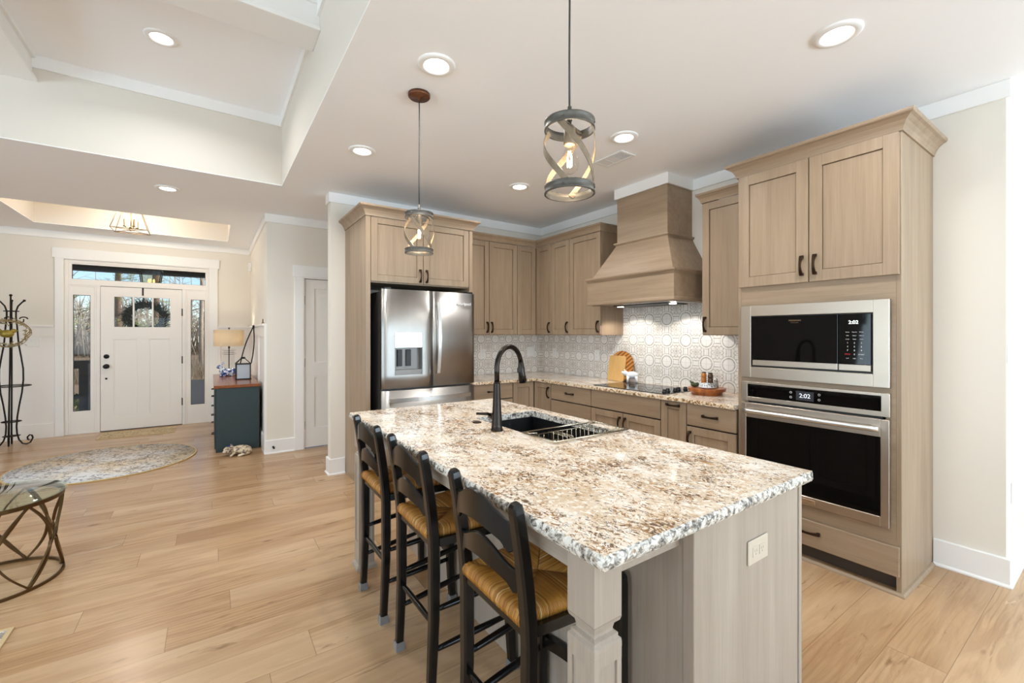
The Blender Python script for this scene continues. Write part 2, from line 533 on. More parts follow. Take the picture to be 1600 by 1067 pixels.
def make_misc():
    # rush strands
    w = N('rush')
    g = w.n('NewGeometry')
    rnd = g.outputs['Random Per Island']
    col = w.ramp(rnd, [(0, srgb(140, 88, 30)), (0.4, srgb(178, 120, 48)), (0.8, srgb(192, 138, 62)), (0.96, srgb(204, 156, 86)), (1, srgb(222, 192, 140))])
    f = w.noise(w.obj(), 60, 3)
    col = w.mix(w.math('MULTIPLY', f, 0.4), col, srgb(132, 84, 30))
    w.bsdf(col, 0.42)
    MATS['rush'] = w.m
    # round rug: faded traditional pattern
    for name, bias in (('rug_faded', 0.0), ('rug_dark_edge', 0.05)):
        w = N(name)
        v = w.obj()
        a = w.noise(v, 26, 5, 0.7, 1.2)
        b = w.noise(v, 5, 3, 0.6)
        c = w.noise(v, 2.2, 2)
        base = w.ramp(c, [(0.42, srgb(222, 219, 216)), (0.66, srgb(222, 204, 176))])
        ink = w.ramp(w.math('ADD', a, w.math('MULTIPLY', b, 0.3)), [(0.655 - bias, (0, 0, 0)), (0.72 - bias, (1, 1, 1))])
        col = w.mix(w.math('MULTIPLY', ink, 0.8), base, w.ramp(b, [(0.4, srgb(100, 100, 122)), (0.62, srgb(122, 110, 98))]))
        w.bsdf(col, 0.95, 0, w.bump(a, 0.3, 0.01), spec=0.1)
        MATS[name] = w.m
    # mat by the door
    w = N('door_mat')
    v = w.obj()
    a = w.noise(v, 30, 4, 0.65, 2.0)
    col = w.ramp(a, [(0.40, srgb(110, 90, 62)), (0.48, srgb(196, 178, 144)), (0.6, srgb(206, 190, 158))])
    w.bsdf(col, 0.95, spec=0.1)
    MATS['door_mat'] = w.m
    simple('rug_binding', srgb(206, 176, 120), 0.9)
    simple('mat_binding', srgb(196, 172, 132), 0.9)
    # linen lampshade, lit from within
    w = N('linen_shade')
    v = w.obj()
    a = w.noise(w.mapping(v, (60, 60, 260)), 1, 2)
    col = w.mix(a, srgb(222, 206, 178), srgb(242, 230, 208))
    d = w.n('BsdfDiffuse')
    w.put(d.inputs[0], col)
    t = w.n('BsdfTranslucent')
    w.put(t.inputs[0], col)
    mx = w.n('MixShader')
    mx.inputs[0].default_value = 0.45
    w.t.links.new(d.outputs[0], mx.inputs[1])
    w.t.links.new(t.outputs[0], mx.inputs[2])
    w.t.links.new(mx.outputs[0], w.out.inputs['Surface'])
    MATS['linen_shade'] = w.m
    # blue and white glaze
    w = N('blue_white_glaze')
    v = w.obj()
    a = w.noise(v, 26, 3, 0.6, 1.0)
    col = w.ramp(a, [(0.44, srgb(38, 62, 128)), (0.50, srgb(104, 134, 184)), (0.55, srgb(228, 232, 238))])
    w.bsdf(col, 0.12)
    MATS['blue_white_glaze'] = w.m
    simple('navy_glaze', srgb(30, 44, 96), 0.15)
    # frog
    w = N('frog_stone')
    a = w.noise(w.obj(), 32, 3, 0.6)
    col = w.ramp(a, [(0.40, srgb(110, 96, 82)), (0.47, srgb(196, 176, 148)), (0.6, srgb(226, 210, 184))])
    w.bsdf(col, 0.5)
    MATS['frog_stone'] = w.m
    # striped acacia board
    w = N('acacia_stripes')
    v = w.obj((1, 1, 1), (radians(38), 0, 0))
    wv = w.n('TexWave', wave_type='BANDS', bands_direction='Z')
    w.put(wv.inputs['Vector'], v)
    wv.inputs['Scale'].default_value = 9.0
    wv.inputs['Distortion'].default_value = 0.4
    col = w.ramp(wv.outputs[1], [(0.15, srgb(122, 72, 30)), (0.5, srgb(176, 112, 52)), (0.85, srgb(196, 140, 74))])
    w.bsdf(col, 0.4)
    MATS['acacia_stripes'] = w.m
    wood('maple_board', srgb(222, 182, 120), srgb(200, 152, 88), 'z', 0.45)
    wood('slice_wood', srgb(192, 112, 50), srgb(96, 44, 16), 'z', 0.3, 1.5)
    simple('slice_top', srgb(226, 160, 94), 0.4, noise_amt=0.2, nscale=30)
    simple('bark', srgb(96, 54, 26), 0.8, noise_amt=0.5, nscale=50, bump=0.8)
    wood('console_top', srgb(150, 86, 44), srgb(112, 58, 28), 'y', 0.22)
    simple('pepper_amber', srgb(188, 120, 62), 0.2)
    simple('pepper_dark', srgb(84, 62, 48), 0.2)
    simple('twig', srgb(150, 128, 92), 0.8, noise_amt=0.4, nscale=40)
    simple('bird_green', srgb(150, 132, 58), 0.4, 0.4, noise_amt=0.4, nscale=20)
    simple('spruce', srgb(34, 40, 34), 0.9, noise_amt=0.4, nscale=30)
    simple('tree_bark', srgb(176, 160, 140), 0.9, noise_amt=0.35, nscale=6)
    simple('pine_bark', srgb(140, 116, 98), 0.9, noise_amt=0.4, nscale=8)
    simple('pine_needles', srgb(158, 170, 80), 0.9, noise_amt=0.5, nscale=3)
    simple('brush_dry', srgb(190, 168, 136), 0.95, noise_amt=0.4, nscale=2)
    simple('shrub_dark', srgb(58, 66, 40), 0.9, noise_amt=0.4, nscale=5)
    simple('leaf_litter', srgb(138, 114, 88), 0.95, noise_amt=0.5, nscale=3)
    simple('gravel', srgb(66, 63, 60), 0.9, noise_amt=0.2, nscale=8)
    wood('deck_boards', srgb(92, 88, 84), srgb(66, 62, 58), 'x', 0.7)
    simple('rail_grey', srgb(110, 106, 102), 0.7, noise_amt=0.15)
    simple('lantern_pane', srgb(226, 236, 246), 0.10, 0.0, trans=0.35)  # pale colour stands in for bright reflections on the glass
    make_glass('porch_lantern_glass', (0.80, 0.74, 0.62), 0.25)


make_misc()

simple('chrome_brushed', srgb(222, 221, 218), 0.28, 1.0)
simple('mirror_panel', srgb(168, 172, 170), 0.03, 1.0)
simple('island_plate', srgb(200, 187, 170), 0.35)
w = N('granite_edge2')
pos = w.world()
a_ = w.noise(pos, 55, 5, 0.65, 0.4)
colr = w.ramp(a_, [(0.38, srgb(86, 64, 44)), (0.45, srgb(178, 140, 92)), (0.53, srgb(226, 206, 178)), (0.7, srgb(240, 230, 214))])
w.bsdf(colr, 0.2)
MATS['granite_edge2'] = w.m
w = N('grey_pattern')
a_ = w.noise(w.obj(), 70, 3, 0.6)
w.bsdf(w.ramp(a_, [(0.42, srgb(92, 100, 104)), (0.5, srgb(214, 216, 216))]), 0.2)
MATS['grey_pattern'] = w.m
simple('badge_plate', srgb(196, 170, 140), 0.35, 0.8)
simple('screen_dim', srgb(52, 54, 60), 0.2)
simple('twig_leaf', srgb(150, 134, 92), 0.8, noise_amt=0.35, nscale=30)
# ------------------------------------------------------------------ mesh helpers
class M:
    """collects shapes in world coordinates; make() links them as one mesh object"""

    def __init__(s):
        s.b = bmesh.new()
        s.mats = []
        s.reused = False

    def _mi(s, mat):
        if mat is None:
            return 0
        if mat not in s.mats:
            s.mats.append(mat)
        return s.mats.index(mat)

    def _new(s, fn, mat=None, smooth=False):
        # bevels free face slots that later faces reuse, so new faces are told apart by tag once one was made
        n0 = len(s.b.faces)
        if s.reused:
            for f in s.b.faces:
                f.tag = True
        fn()
        s.b.faces.ensure_lookup_table()
        mi = s._mi(mat)
        for f in ([f for f in s.b.faces if not f.tag] if s.reused else s.b.faces[n0:]):
            f.material_index = mi
            f.smooth = smooth

    def box(s, a, b, bev=0.0, mat=None, mtx=None, seg=1):
        x0, y0, z0 = (min(a[i], b[i]) for i in range(3))
        x1, y1, z1 = (max(a[i], b[i]) for i in range(3))

        def fn():
            vs_ = [s.b.verts.new(p) for p in ((x0, y0, z0), (x1, y0, z0), (x1, y1, z0), (x0, y1, z0), (x0, y0, z1), (x1, y0, z1), (x1, y1, z1), (x0, y1, z1))]
            fs = [s.b.faces.new([vs_[i] for i in q]) for q in ((3, 2, 1, 0), (4, 5, 6, 7), (0, 1, 5, 4), (1, 2, 6, 5), (2, 3, 7, 6), (3, 0, 4, 7))]
            if mtx is not None:
                for v in vs_:
                    v.co = mtx @ v.co
            bb = min(bev, (x1 - x0) * 0.45, (y1 - y0) * 0.45, (z1 - z0) * 0.45)
            if bb > 0:
                es = list({e for f in fs for e in f.edges})
                bmesh.ops.bevel(s.b, geom=es, offset=bb, segments=seg, affect='EDGES', profile=0.6)
        s._new(fn, mat)
        if bev > 0:
            s.reused = True
        return s

    def face_box(s, side, plane, a0, a1, z0, z1, c0, c1, bev=0.0, mat=None):
        """box on a wall-like face: a = level position along it, c = distance out from it"""
        if side == '-x':
            s.box((plane - c1, a0, z0), (plane - c0, a1, z1), bev, mat)
        elif side == '+x':
            s.box((plane + c0, a0, z0), (plane + c1, a1, z1), bev, mat)
        elif side == '-y':
            s.box((a0, plane - c1, z0), (a1, plane - c0, z1), bev, mat)
        elif side == '+y':
            s.box((a0, plane + c0, z0), (a1, plane + c1, z1), bev, mat)
        return s

    def poly(s, pts, mat=None):
        s._new(lambda: s.b.faces.new([s.b.verts.new(p) for p in pts]), mat)
        return s

    def prism(s, pts, off, mat=None, smooth=False):
        """closed polygon pts pushed along the vector off"""
        off = Vector(off)

        def fn():
            lo = [s.b.verts.new(p) for p in pts]
            hi = [s.b.verts.new(Vector(p) + off) for p in pts]
            n = len(pts)
            s.b.faces.new(lo[::-1])
            s.b.faces.new(hi)
            for i in range(n):
                f = s.b.faces.new((lo[i], lo[(i + 1) % n], hi[(i + 1) % n], hi[i]))
        s._new(fn, mat, smooth)
        return s

    def frustum(s, lo, hi, mat=None):
        """loop lo joined to loop hi (same count), both capped"""
        def fn():
            l = [s.b.verts.new(p) for p in lo]
            h = [s.b.verts.new(p) for p in hi]
            n = len(l)
            s.b.faces.new(l[::-1])
            s.b.faces.new(h)
            for i in range(n):
                s.b.faces.new((l[i], l[(i + 1) % n], h[(i + 1) % n], h[i]))
        s._new(fn, mat)
        return s

    def lathe(s, prof, center=(0, 0, 0), seg=32, mat=None, axis='z', smooth=True, caps=True, ang=2 * pi):
        c = Vector(center)

        def P(r, h, t):
            if axis == 'z':
                return c + Vector((r * cos(t), r * sin(t), h))
            if axis == 'x':
                return c + Vector((h, r * cos(t), r * sin(t)))
            return c + Vector((r * sin(t), h, r * cos(t)))

        def fn():
            rings = []
            for r, h in prof:
                if r < 1e-6:
                    rings.append([s.b.verts.new(P(0, h, 0))])
                else:
                    rings.append([s.b.verts.new(P(r, h, 2 * pi * i / seg)) for i in range(seg)])
            for q, w in zip(rings, rings[1:]):
                for i in range(seg):
                    j = (i + 1) % seg
                    if len(q) == 1 and len(w) == 1:
                        continue
                    if len(q) == 1:
                        s.b.faces.new((q[0], w[j], w[i]))
                    elif len(w) == 1:
                        s.b.faces.new((q[i], q[j], w[0]))
                    else:
                        s.b.faces.new((q[i], q[j], w[j], w[i]))
            if caps:
                if len(rings[0]) > 1:
                    s.b.faces.new(rings[0][::-1])
                if len(rings[-1]) > 1:
                    s.b.faces.new(rings[-1])
        n0 = len(s.b.faces)
        s._new(fn, mat, smooth)
        s.b.faces.ensure_lookup_table()
        for f in s.b.faces[n0:]:
            if len(f.verts) > 4:
                f.smooth = False
        return s

    def sweep(s, path, prof, up=(0, 0, 1), closed=False, mat=None, smooth=False, scale=None):
        """profile (a, b) carried along a path: a sideways, b towards up"""
        pts = [Vector(p) for p in path]
        n = len(pts)
        up = Vector(up)
        rings = []

        def fn():
            prev_side = None
            for i, p in enumerate(pts):
                if closed:
                    t = (pts[(i + 1) % n] - pts[i - 1])
                else:
                    t = pts[min(i + 1, n - 1)] - pts[max(i - 1, 0)]
                t.normalize()
                side = t.cross(up)
                if side.length < 1e-3:
                    side = prev_side if prev_side is not None else t.orthogonal()
                side.normalize()
                u = side.cross(t).normalized()
                prev_side = side
                k = scale[i] if scale else 1.0
                rings.append([s.b.verts.new(p + side * a * k + u * b * k) for a, b in prof])
            m = len(prof)
            rng = n if closed else n - 1
            for i in range(rng):
                A, B = rings[i], rings[(i + 1) % n]
                for j in range(m):
                    s.b.faces.new((A[j], A[(j + 1) % m], B[(j + 1) % m], B[j]))
            if not closed:
                s.b.faces.new(rings[0][::-1])
                s.b.faces.new(rings[-1])
        n0 = len(s.b.faces)
        s._new(fn, mat, smooth)
        if smooth:
            s.b.faces.ensure_lookup_table()
            for f in s.b.faces[n0:]:
                if len(f.verts) > 4:
                    f.smooth = False
        return s

    def tube(s, path, r, seg=8, closed=False, mat=None, scale=None, up=None):
        """round bar with a frame carried along the path"""
        pts = [Vector(p) for p in path]
        n = len(pts)
        rs = r if isinstance(r, (list, tuple)) else [r] * n

        def fn():
            rings = []
            t0 = (pts[1] - pts[0]).normalized()
            side = t0.orthogonal().normalized()
            for i, p in enumerate(pts):
                if closed:
                    t = pts[(i + 1) % n] - pts[i - 1]
                else:
                    t = pts[min(i + 1, n - 1)] - pts[max(i - 1, 0)]
                if t.length < 1e-9:
                    t = t0.copy()
                t.normalize()
                side = side - t * side.dot(t)
                if side.length < 1e-4:
                    side = t.orthogonal()
                side.normalize()
                b = t.cross(side)
                rings.append([s.b.verts.new(p + (side * cos(2 * pi * j / seg) + b * sin(2 * pi * j / seg)) * rs[i]) for j in range(seg)])
            for i in range(n if closed else n - 1):
                A, B = rings[i], rings[(i + 1) % n]
                for j in range(seg):
                    s.b.faces.new((A[j], A[(j + 1) % seg], B[(j + 1) % seg], B[j]))
            if not closed:
                s.b.faces.new(rings[0][::-1])
                s.b.faces.new(rings[-1])
        n0 = len(s.b.faces)
        s._new(fn, mat, True)
        s.b.faces.ensure_lookup_table()
        for f in s.b.faces[n0:]:
            if len(f.verts) > 4:
                f.smooth = False
        return s

    def ball(s, c, r, mat=None, seg=16, rings=10, mtx=None):
        def fn():
            rr = r if isinstance(r, (tuple, list)) else (r, r, r)
            m4 = Matrix.Translation(Vector(c)) @ (mtx if mtx is not None else Matrix.Identity(4)) @ Matrix.Diagonal((*rr, 1))
            bmesh.ops.create_uvsphere(s.b, u_segments=seg, v_segments=rings, radius=1, matrix=m4)
        s._new(fn, mat, True)
        return s

    def molding(s, path, prof, closed=False, mat=None, side=1):
        """profile (out, z) mitred round a level path of (x, y) points; out is to the right of travel for side=1"""
        n = len(path)

        def fn():
            rings = []
            for i in range(n):
                p = Vector(path[i])
                dirs = []
                if i > 0 or closed:
                    dirs.append((p - Vector(path[i - 1])).normalized())
                if i < n - 1 or closed:
                    dirs.append((Vector(path[(i + 1) % n]) - p).normalized())
                ns = [Vector((d.y, -d.x)) * side for d in dirs]
                if len(ns) == 1:
                    m = ns[0]
                else:
                    m = (ns[0] + ns[1]) / (1 + ns[0].dot(ns[1]))
                rings.append([s.b.verts.new((p.x + m.x * o, p.y + m.y * o, z)) for o, z in prof])
            k = len(prof)
            for i in range(n if closed else n - 1):
                A, B = rings[i], rings[(i + 1) % n]
                for j in range(k):
                    s.b.faces.new((A[j], A[(j + 1) % k], B[(j + 1) % k], B[j]))
            if not closed:
                s.b.faces.new(rings[0][::-1])
                s.b.faces.new(rings[-1])
        s._new(fn, mat)
        return s

    def make(s, name, mat, parent=None, weighted=False):
        me = bpy.data.meshes.new(name)
        bmesh.ops.recalc_face_normals(s.b, faces=s.b.faces[:])
        if parent is not None:
            root = parent
            while root.parent is not None:
                root = root.parent
            bmesh.ops.translate(s.b, verts=s.b.verts[:], vec=-Vector(root.location))
        s.b.to_mesh(me)
        s.b.free()
        if s.mats and s.mats[0] is not None or len(s.mats) > 1:
            for mm in s.mats:
                me.materials.append(MATS[mm or mat])
        else:
            me.materials.append(MATS[mat])
        o = bpy.data.objects.new(name, me)
        COL.objects.link(o)
        if parent is not None:
            o.parent = parent
        return o


def tag(o, label, category, group=None):
    o['label'] = label
    o['category'] = category
    if group:
        o['group'] = group
    return o


def thing(name, label, category, loc=(0, 0, 0), group=None):
    o = bpy.data.objects.new(name, None)
    o.empty_display_size = 0.05
    COL.objects.link(o)
    o.location = loc
    return tag(o, label, category, group)


def solo(name, m, mat, label, category, group=None, loc=None):
    """a thing that is one mesh, with its origin at loc"""
    if loc is not None:
        bmesh.ops.translate(m.b, verts=m.b.verts[:], vec=-Vector(loc))
    o = m.make(name, mat)
    if loc is not None:
        o.location = loc
    return tag(o, label, category, group)


def struct(name, m, mat, parent=None):
    o = m.make(name, mat, parent)
    if parent is None:
        o['kind'] = 'structure'
    return o


def dup(root, loc, label=None, rotz=None):
    r = root.copy()
    COL.objects.link(r)
    r.location = loc
    if rotz is not None:
        r.rotation_euler = (0, 0, rotz)
    if label:
        r['label'] = label
    for ch in list(root.children):
        c = ch.copy()
        COL.objects.link(c)
        c.parent = r
        for g in ch.children:
            d = g.copy()
            COL.objects.link(d)
            d.parent = c
    return r


def text(name, body, size, loc, mat, parent, face='-x', align='CENTER', depth=0.0004, space=1.0):
    """lettering on a face of a thing"""
    cu = bpy.data.curves.new(name, 'FONT')
    cu.body = body
    cu.size = size
    cu.align_x = align
    cu.align_y = 'CENTER'
    cu.extrude = depth
    cu.space_character = space
    cu.materials.append(MATS[mat])
    tmp = bpy.data.objects.new(name + '_curve', cu)
    me = bpy.data.meshes.new_from_object(tmp)
    me.name = name
    bpy.data.objects.remove(tmp)
    bpy.data.curves.remove(cu)
    o = bpy.data.objects.new(name, me)
    COL.objects.link(o)
    root = parent
    while root is not None and root.parent is not None:
        root = root.parent
    o.parent = parent
    o.location = Vector(loc) - (Vector(root.location) if root is not None else Vector())
    if face == '-x':
        o.rotation_euler = (radians(90), 0, radians(-90))
    else:
        o.rotation_euler = (radians(90), 0, 0)
    return o


SQ = lambda w, h: [(-w / 2, -h / 2), (w / 2, -h / 2), (w / 2, h / 2), (-w / 2, h / 2)]


def arc(n, f):
    return [f(i / n) for i in range(n + 1)]


def axes(side):
    """unit vectors along the face (level) and out of it"""
    return {'-x': (Vector((0, 1, 0)), Vector((-1, 0, 0))), '-y': (Vector((1, 0, 0)), Vector((0, -1, 0))),
            '+x': (Vector((0, 1, 0)), Vector((1, 0, 0))), '+y': (Vector((1, 0, 0)), Vector((0, 1, 0)))}[side]


def on_face(side, plane, a, z, c):
    al, out = axes(side)
    base = Vector((plane, 0, 0)) if 'x' in side else Vector((0, plane, 0))
    return base + al * a + out * c + Vector((0, 0, z))


def shaker(m, side, plane, a0, a1, z0, z1, th=0.02, rail=0.057, rec=0.009, mat=None):
    """framed cabinet door: stiles, rails and a sunk panel"""
    g = 0.003
    a0 += g; a1 -= g; z0 += g; z1 -= g
    fb = lambda *q, **k: m.face_box(side, plane, *q, mat=mat, **k)
    fb(a0, a0 + rail, z0, z1, 0, th, bev=0.0015)
    fb(a1 - rail, a1, z0, z1, 0, th, bev=0.0015)
    fb(a0 + rail, a1 - rail, z0, z0 + rail, 0, th, bev=0.0015)
    fb(a0 + rail, a1 - rail, z1 - rail, z1, 0, th, bev=0.0015)
    fb(a0 + rail - 0.002, a1 - rail + 0.002, z0 + rail - 0.002, z1 - rail + 0.002, 0, 0.003)
    fb(a0 + rail + 0.0025, a1 - rail - 0.0025, z0 + rail + 0.0025, z1 - rail - 0.0025, 0.003, th - rec, bev=0.002)
    return m


def slab_front(m, side, plane, a0, a1, z0, z1, th=0.02, mat=None):
    g = 0.0025
    m.face_box(side, plane, a0 + g, a1 - g, z0 + g, z1 - g, 0, th, bev=0.002, mat=mat)
    return m


def pull(side, plane, a, z, parent, upright=True, length=0.105):
    """bowed bronze cabinet pull with two square feet"""
    m = M()
    al, out = axes(side)
    d = Vector((0, 0, 1)) if upright else al
    c = on_face(side, plane, a, z, 0)
    h = length / 2
    path = arc(10, lambda t: c + d * (h * 1.05 * (2 * t - 1)) + out * (0.012 + 0.020 * sin(pi * t) ** 0.8))
    w = [1.35 - 0.5 * sin(pi * i / 10) for i in range(11)]
    side_v = d.cross(out)
    m.sweep(path, SQ(0.014, 0.008), up=out, scale=w)
    for sg in (-1, 1):
        p = c + d * h * sg
        m.sweep([p, p + out * 0.015], SQ(0.019, 0.016), up=d)
    return m.make('handle', 'bronze_handle', parent)


CROWN = [(0.0, 0.0), (0.008, 0.0), (0.010, 0.012), (0.016, 0.028), (0.028, 0.048), (0.046, 0.064), (0.060, 0.070), (0.064, 0.078), (0.064, 0.088), (0.0, 0.088)]
COVE = [(0.0, 0.0), (0.006, 0.0), (0.008, 0.012), (0.016, 0.034), (0.030, 0.052), (0.036, 0.056), (0.036, 0.074), (0.0, 0.074)]


def shift(prof, z, k=1.0, kz=1.0):
    return [(o * k, z + h * kz) for o, h in prof]
# ------------------------------------------------------------------ the room
m = M()
m.box((-5.5, -4.0, -0.1), (6.7, 8.27, 0.0))
m.box((-1.60, 8.27, -0.1), (-0.06, 8.40, 0.0))
struct('floor', m, 'floor_planks')

TX0, TX1, TY0, TY1 = -5.0, 0.541, -3.2, 4.56      # raised tray over the great room
FX0, FX1, FY0, FY1 = -1.80, 0.20, 6.56, 7.76      # small tray over the entry
m = M()
zc0, zc1 = CEIL, CEIL + 0.006
for a, b in (((TX1, -4.0), (6.7, TY1)), ((-5.5, TY1), (6.7, FY0)), ((-5.5, FY1), (6.7, 8.42)), ((-5.5, FY0), (FX0, FY1)), ((FX1, FY0), (6.7, FY1)),
             ((-5.5, -4.0), (TX0, TY1)), ((TX0, -4.0), (TX1, TY0))):
    m.box((a[0], a[1], zc0), (b[0], b[1], zc1))
m.box((FX0 - 0.1, FY0 - 0.1, 3.02), (FX1 + 0.1, FY1 + 0.1, 3.06))
m.box((TX0 - 0.1, TY0 - 0.1, 3.385), (TX1 + 0.1, TY1 + 0.1, 3.43))
struct('ceiling', m, 'ceiling_paint')

m = M()
for x0, x1, y0, y1, zt in ((TX0, TX1, TY0, TY1, 3.385), (FX0, FX1, FY0, FY1, 3.02)):
    t = 0.1
    m.box((x0 - t, y1, zc1), (x1 + t, y1 + t, zt))
    m.box((x0 - t, y0 - t, zc1), (x1 + t, y0, zt))
    m.box((x0 - t, y0, zc1), (x0, y1, zt))
    m.box((x1, y0, zc1), (x1 + t, y1, zt))
struct('wall_tray', m, 'wall_paint_dimmed')

# boxed ceiling beams across the raised tray
m = M()
for (x0, y0, x1, y1) in ((TX0, 2.84, TX1, 3.03), (-1.27, TY0, -1.065, TY1 - 0.001), (-3.4, TY0, -3.2, TY1 - 0.001), (TX0, -0.2, TX1, 0.0)):
    m.box((x0, y0, 3.205), (x1, y1, 3.385))
    m.box((x0, y0 - 0.028, 3.195), (x1, y1 + 0.028, 3.222), 0.003) if x1 - x0 > 1 else m.box((x0 - 0.028, y0, 3.197), (x1 + 0.028, y1, 3.222), 0.003)
    m.box((x0, y0 - 0.02, 3.36), (x1, y1 + 0.02, 3.385)) if x1 - x0 > 1 else m.box((x0 - 0.02, y0, 3.36), (x1 + 0.02, y1, 3.385))
struct('trim_4', m, 'trim_white')
m = M()
m.molding([(TX0, TY1), (TX1, TY1), (TX1, TY0)], [(0, 3.295), (0.016, 3.295), (0.016, 3.385), (0, 3.385)])
struct('trim_3', m, 'trim_white')

# walls
m = M()   # north wall with the entry opening
m.box((-5.5, 8.27, 0), (-1.635, 8.42, CEIL))
m.box((-0.030, 8.27, 0), (0.62, 8.42, CEIL))
m.box((-1.635, 8.27, 2.395), (-0.030, 8.42, CEIL))
struct('wall_entry', m, 'wall_paint')
m = M()
m.box((0.52, 5.82, 0), (0.64, 8.27, CEIL))
m.box((0.52, 5.70, 0), (0.915, 5.82, CEIL))
m.box((0.915, 5.70, 2.035), (1.68, 5.82, CEIL))
m.box((1.68, 5.70, 0), (4.6, 5.82, CEIL))
struct('wall_closet', m, 'wall_paint')
m = M()
m.box((0.955, 4.50, 0), (3.70, 4.62, CEIL))
struct('wall_kitchen', m, 'wall_paint')
m = M()
m.box((3.56, 0.43, 0), (3.70, 4.50, CEIL))
m.box((3.70, 0.43, 0), (6.7, 0.57, CEIL))
struct('wall_right', m, 'wall_paint')
m = M()
m.box((6.6, -4.0, 0), (6.75, 0.43, CEIL))
struct('wall_far_right', m, 'wall_paint')
m = M()
m.box((4.6, 4.62, 0), (4.7, 5.82, CEIL))
struct('wall_hall_end', m, 'wall_paint')


def wall_with_windows(name, along, fixed, lo, hi, spans, z0, z1, thick, index):
    """a wall running along x or y with window openings, plus the windows"""
    w = M()
    cur = lo
    def seg(a, b, za, zb, mm):
        if along == 'x':
            mm.box((a, fixed - thick, za), (b, fixed, zb))
        else:
            mm.box((fixed - thick, a, za), (fixed, b, zb))
    for a, b in spans:
        seg(cur, a, 0, CEIL, w)
        seg(a, b, 0, z0, w)
        seg(a, b, z1, CEIL, w)
        cur = b
    seg(cur, hi, 0, CEIL, w)
    struct(name, w, 'wall_paint')
    for k, (a, b) in enumerate(spans):
        f = M()
        t = 0.06
        def fr(a0, a1, za, zb):
            if along == 'x':
                f.box((a0, fixed - 0.09, za), (a1, fixed + 0.015, zb))
            else:
                f.box((fixed - 0.09, a0, za), (fixed + 0.015, a1, zb))
        fr(a, a + t, z0, z1); fr(b - t, b, z0, z1); fr(a + t, b - t, z0, z0 + t); fr(a + t, b - t, z1 - t, z1)
        fr((a + b) / 2 - 0.025, (a + b) / 2 + 0.025, z0 + t, z1 - t)
        zm = (z0 + z1) / 2
        fr(a + t, (a + b) / 2 - 0.025, zm - 0.02, zm + 0.02); fr((a + b) / 2 + 0.025, b - t, zm - 0.02, zm + 0.02)
        wo = struct('window_%d' % (index + k), f, 'trim_white')
        g = M()
        if along == 'x':
            g.box((a + t, fixed - 0.05, z0 + t), (b - t, fixed - 0.044, z1 - t))
        else:
            g.box((fixed - 0.05, a + t, z0 + t), (fixed - 0.044, b - t, z1 - t))
        g.make('pane', 'pane_glass', wo)


wall_with_windows('wall_back', 'x', -4.0, -5.5, 6.7, WINDOWS_BACK, 0.25, 2.45, 0.15, 4)
wall_with_windows('wall_left', 'y', -5.5, -4.0, 8.42, WINDOWS_LEFT, 0.45, 2.40, 0.15, 8)

# flat crown boards
m = M()
cr = [(0, 2.655), (0.018, 2.655), (0.018, CEIL - 0.001), (0, CEIL - 0.001)]
m.molding([(3.4, 4.62), (0.955, 4.62), (0.955, 4.50), (3.56, 4.50), (3.56, 2.873), (3.20, 2.873), (3.20, 2.31), (3.56, 2.31), (3.56, 0.43), (6.6, 0.43)], cr, side=1)
struct('trim_1', m, 'trim_white')
m = M()
m.molding([(-5.5, 8.27), (0.52, 8.27), (0.52, 5.70), (4.6, 5.70)], cr)
struct('trim_2', m, 'trim_white')

# baseboards with a shoe
bb = [(0, 0), (0.026, 0), (0.026, 0.008), (0.016, 0.018), (0.016, 0.150), (0.011, 0.155), (0, 0.155)]
m = M()
m.molding([(3.4, 4.62), (0.955, 4.62), (0.955, 4.50), (1.088, 4.50)], bb)
m.molding([(3.56, 0.718), (3.56, 0.43), (6.6, 0.43)], bb)
struct('baseboard_right', m, 'trim_white')
m = M()
m.molding([(0.52, 6.02), (0.52, 5.70), (0.806, 5.70)], bb)
m.molding([(1.79, 5.70), (4.6, 5.70)], bb)
struct('baseboard_closet', m, 'trim_white')

# wainscot round the entry
m = M()
def wains(a0, a1, stiles, side, plane):
    fb = lambda *q: m.face_box(side, plane, *q)
    fb(a0, a1, 0, 1.47, 0, 0.006)
    fb(a0, a1, 0, 0.185, 0.006, 0.024)
    fb(a0, a1, 1.345, 1.47, 0.006, 0.024)
    fb(a0, a1, 1.47, 1.493, 0, 0.042)
    for s0, s1 in stiles:
        fb(s0, s1, 0.185, 1.345, 0.006, 0.024)
wains(-5.5, -1.724, [(-3.0, -2.9), (-4.2, -4.1)], '-y', 8.27)
wains(0.081, 0.52, [(0.081, 0.115), (0.44, 0.52)], '-y', 8.27)
wains(5.70, 8.27, [(5.70, 5.79), (6.5, 6.59), (7.3, 7.39), (8.18, 8.27)], '-x', 0.52)
struct('trim_5', m, 'wainscot_white')

# casing round the entry door
m = M()
m.box((-1.722, 8.245, 0), (-1.635, 8.27, 2.395), 0.002)
m.box((-0.030, 8.245, 0), (0.081, 8.27, 2.395), 0.002)
m.box((-1.745, 8.238, 2.395), (0.104, 8.27, 2.53), 0.002)
m.box((-1.722, 8.242, 2.385), (0.081, 8.27, 2.395))
struct('trim_6', m, 'trim_white')
# frame posts between the door, the side lights and the transom
m = M()
Y1, Y2 = 8.275, 8.40
for x0, x1, z0, z1 in ((-1.635, -1.60, 0, 2.395), (-1.318, -1.280, 0, 2.045), (-0.364, -0.324, 0, 2.045), (-0.055, -0.030, 0, 2.395), (-1.60, -0.055, 2.045, 2.105), (-1.60, -0.055, 2.345, 2.395)):
    m.box((x0, Y1, z0), (x1, Y2, z1), 0.002)
struct('trim_7', m, 'door_white')


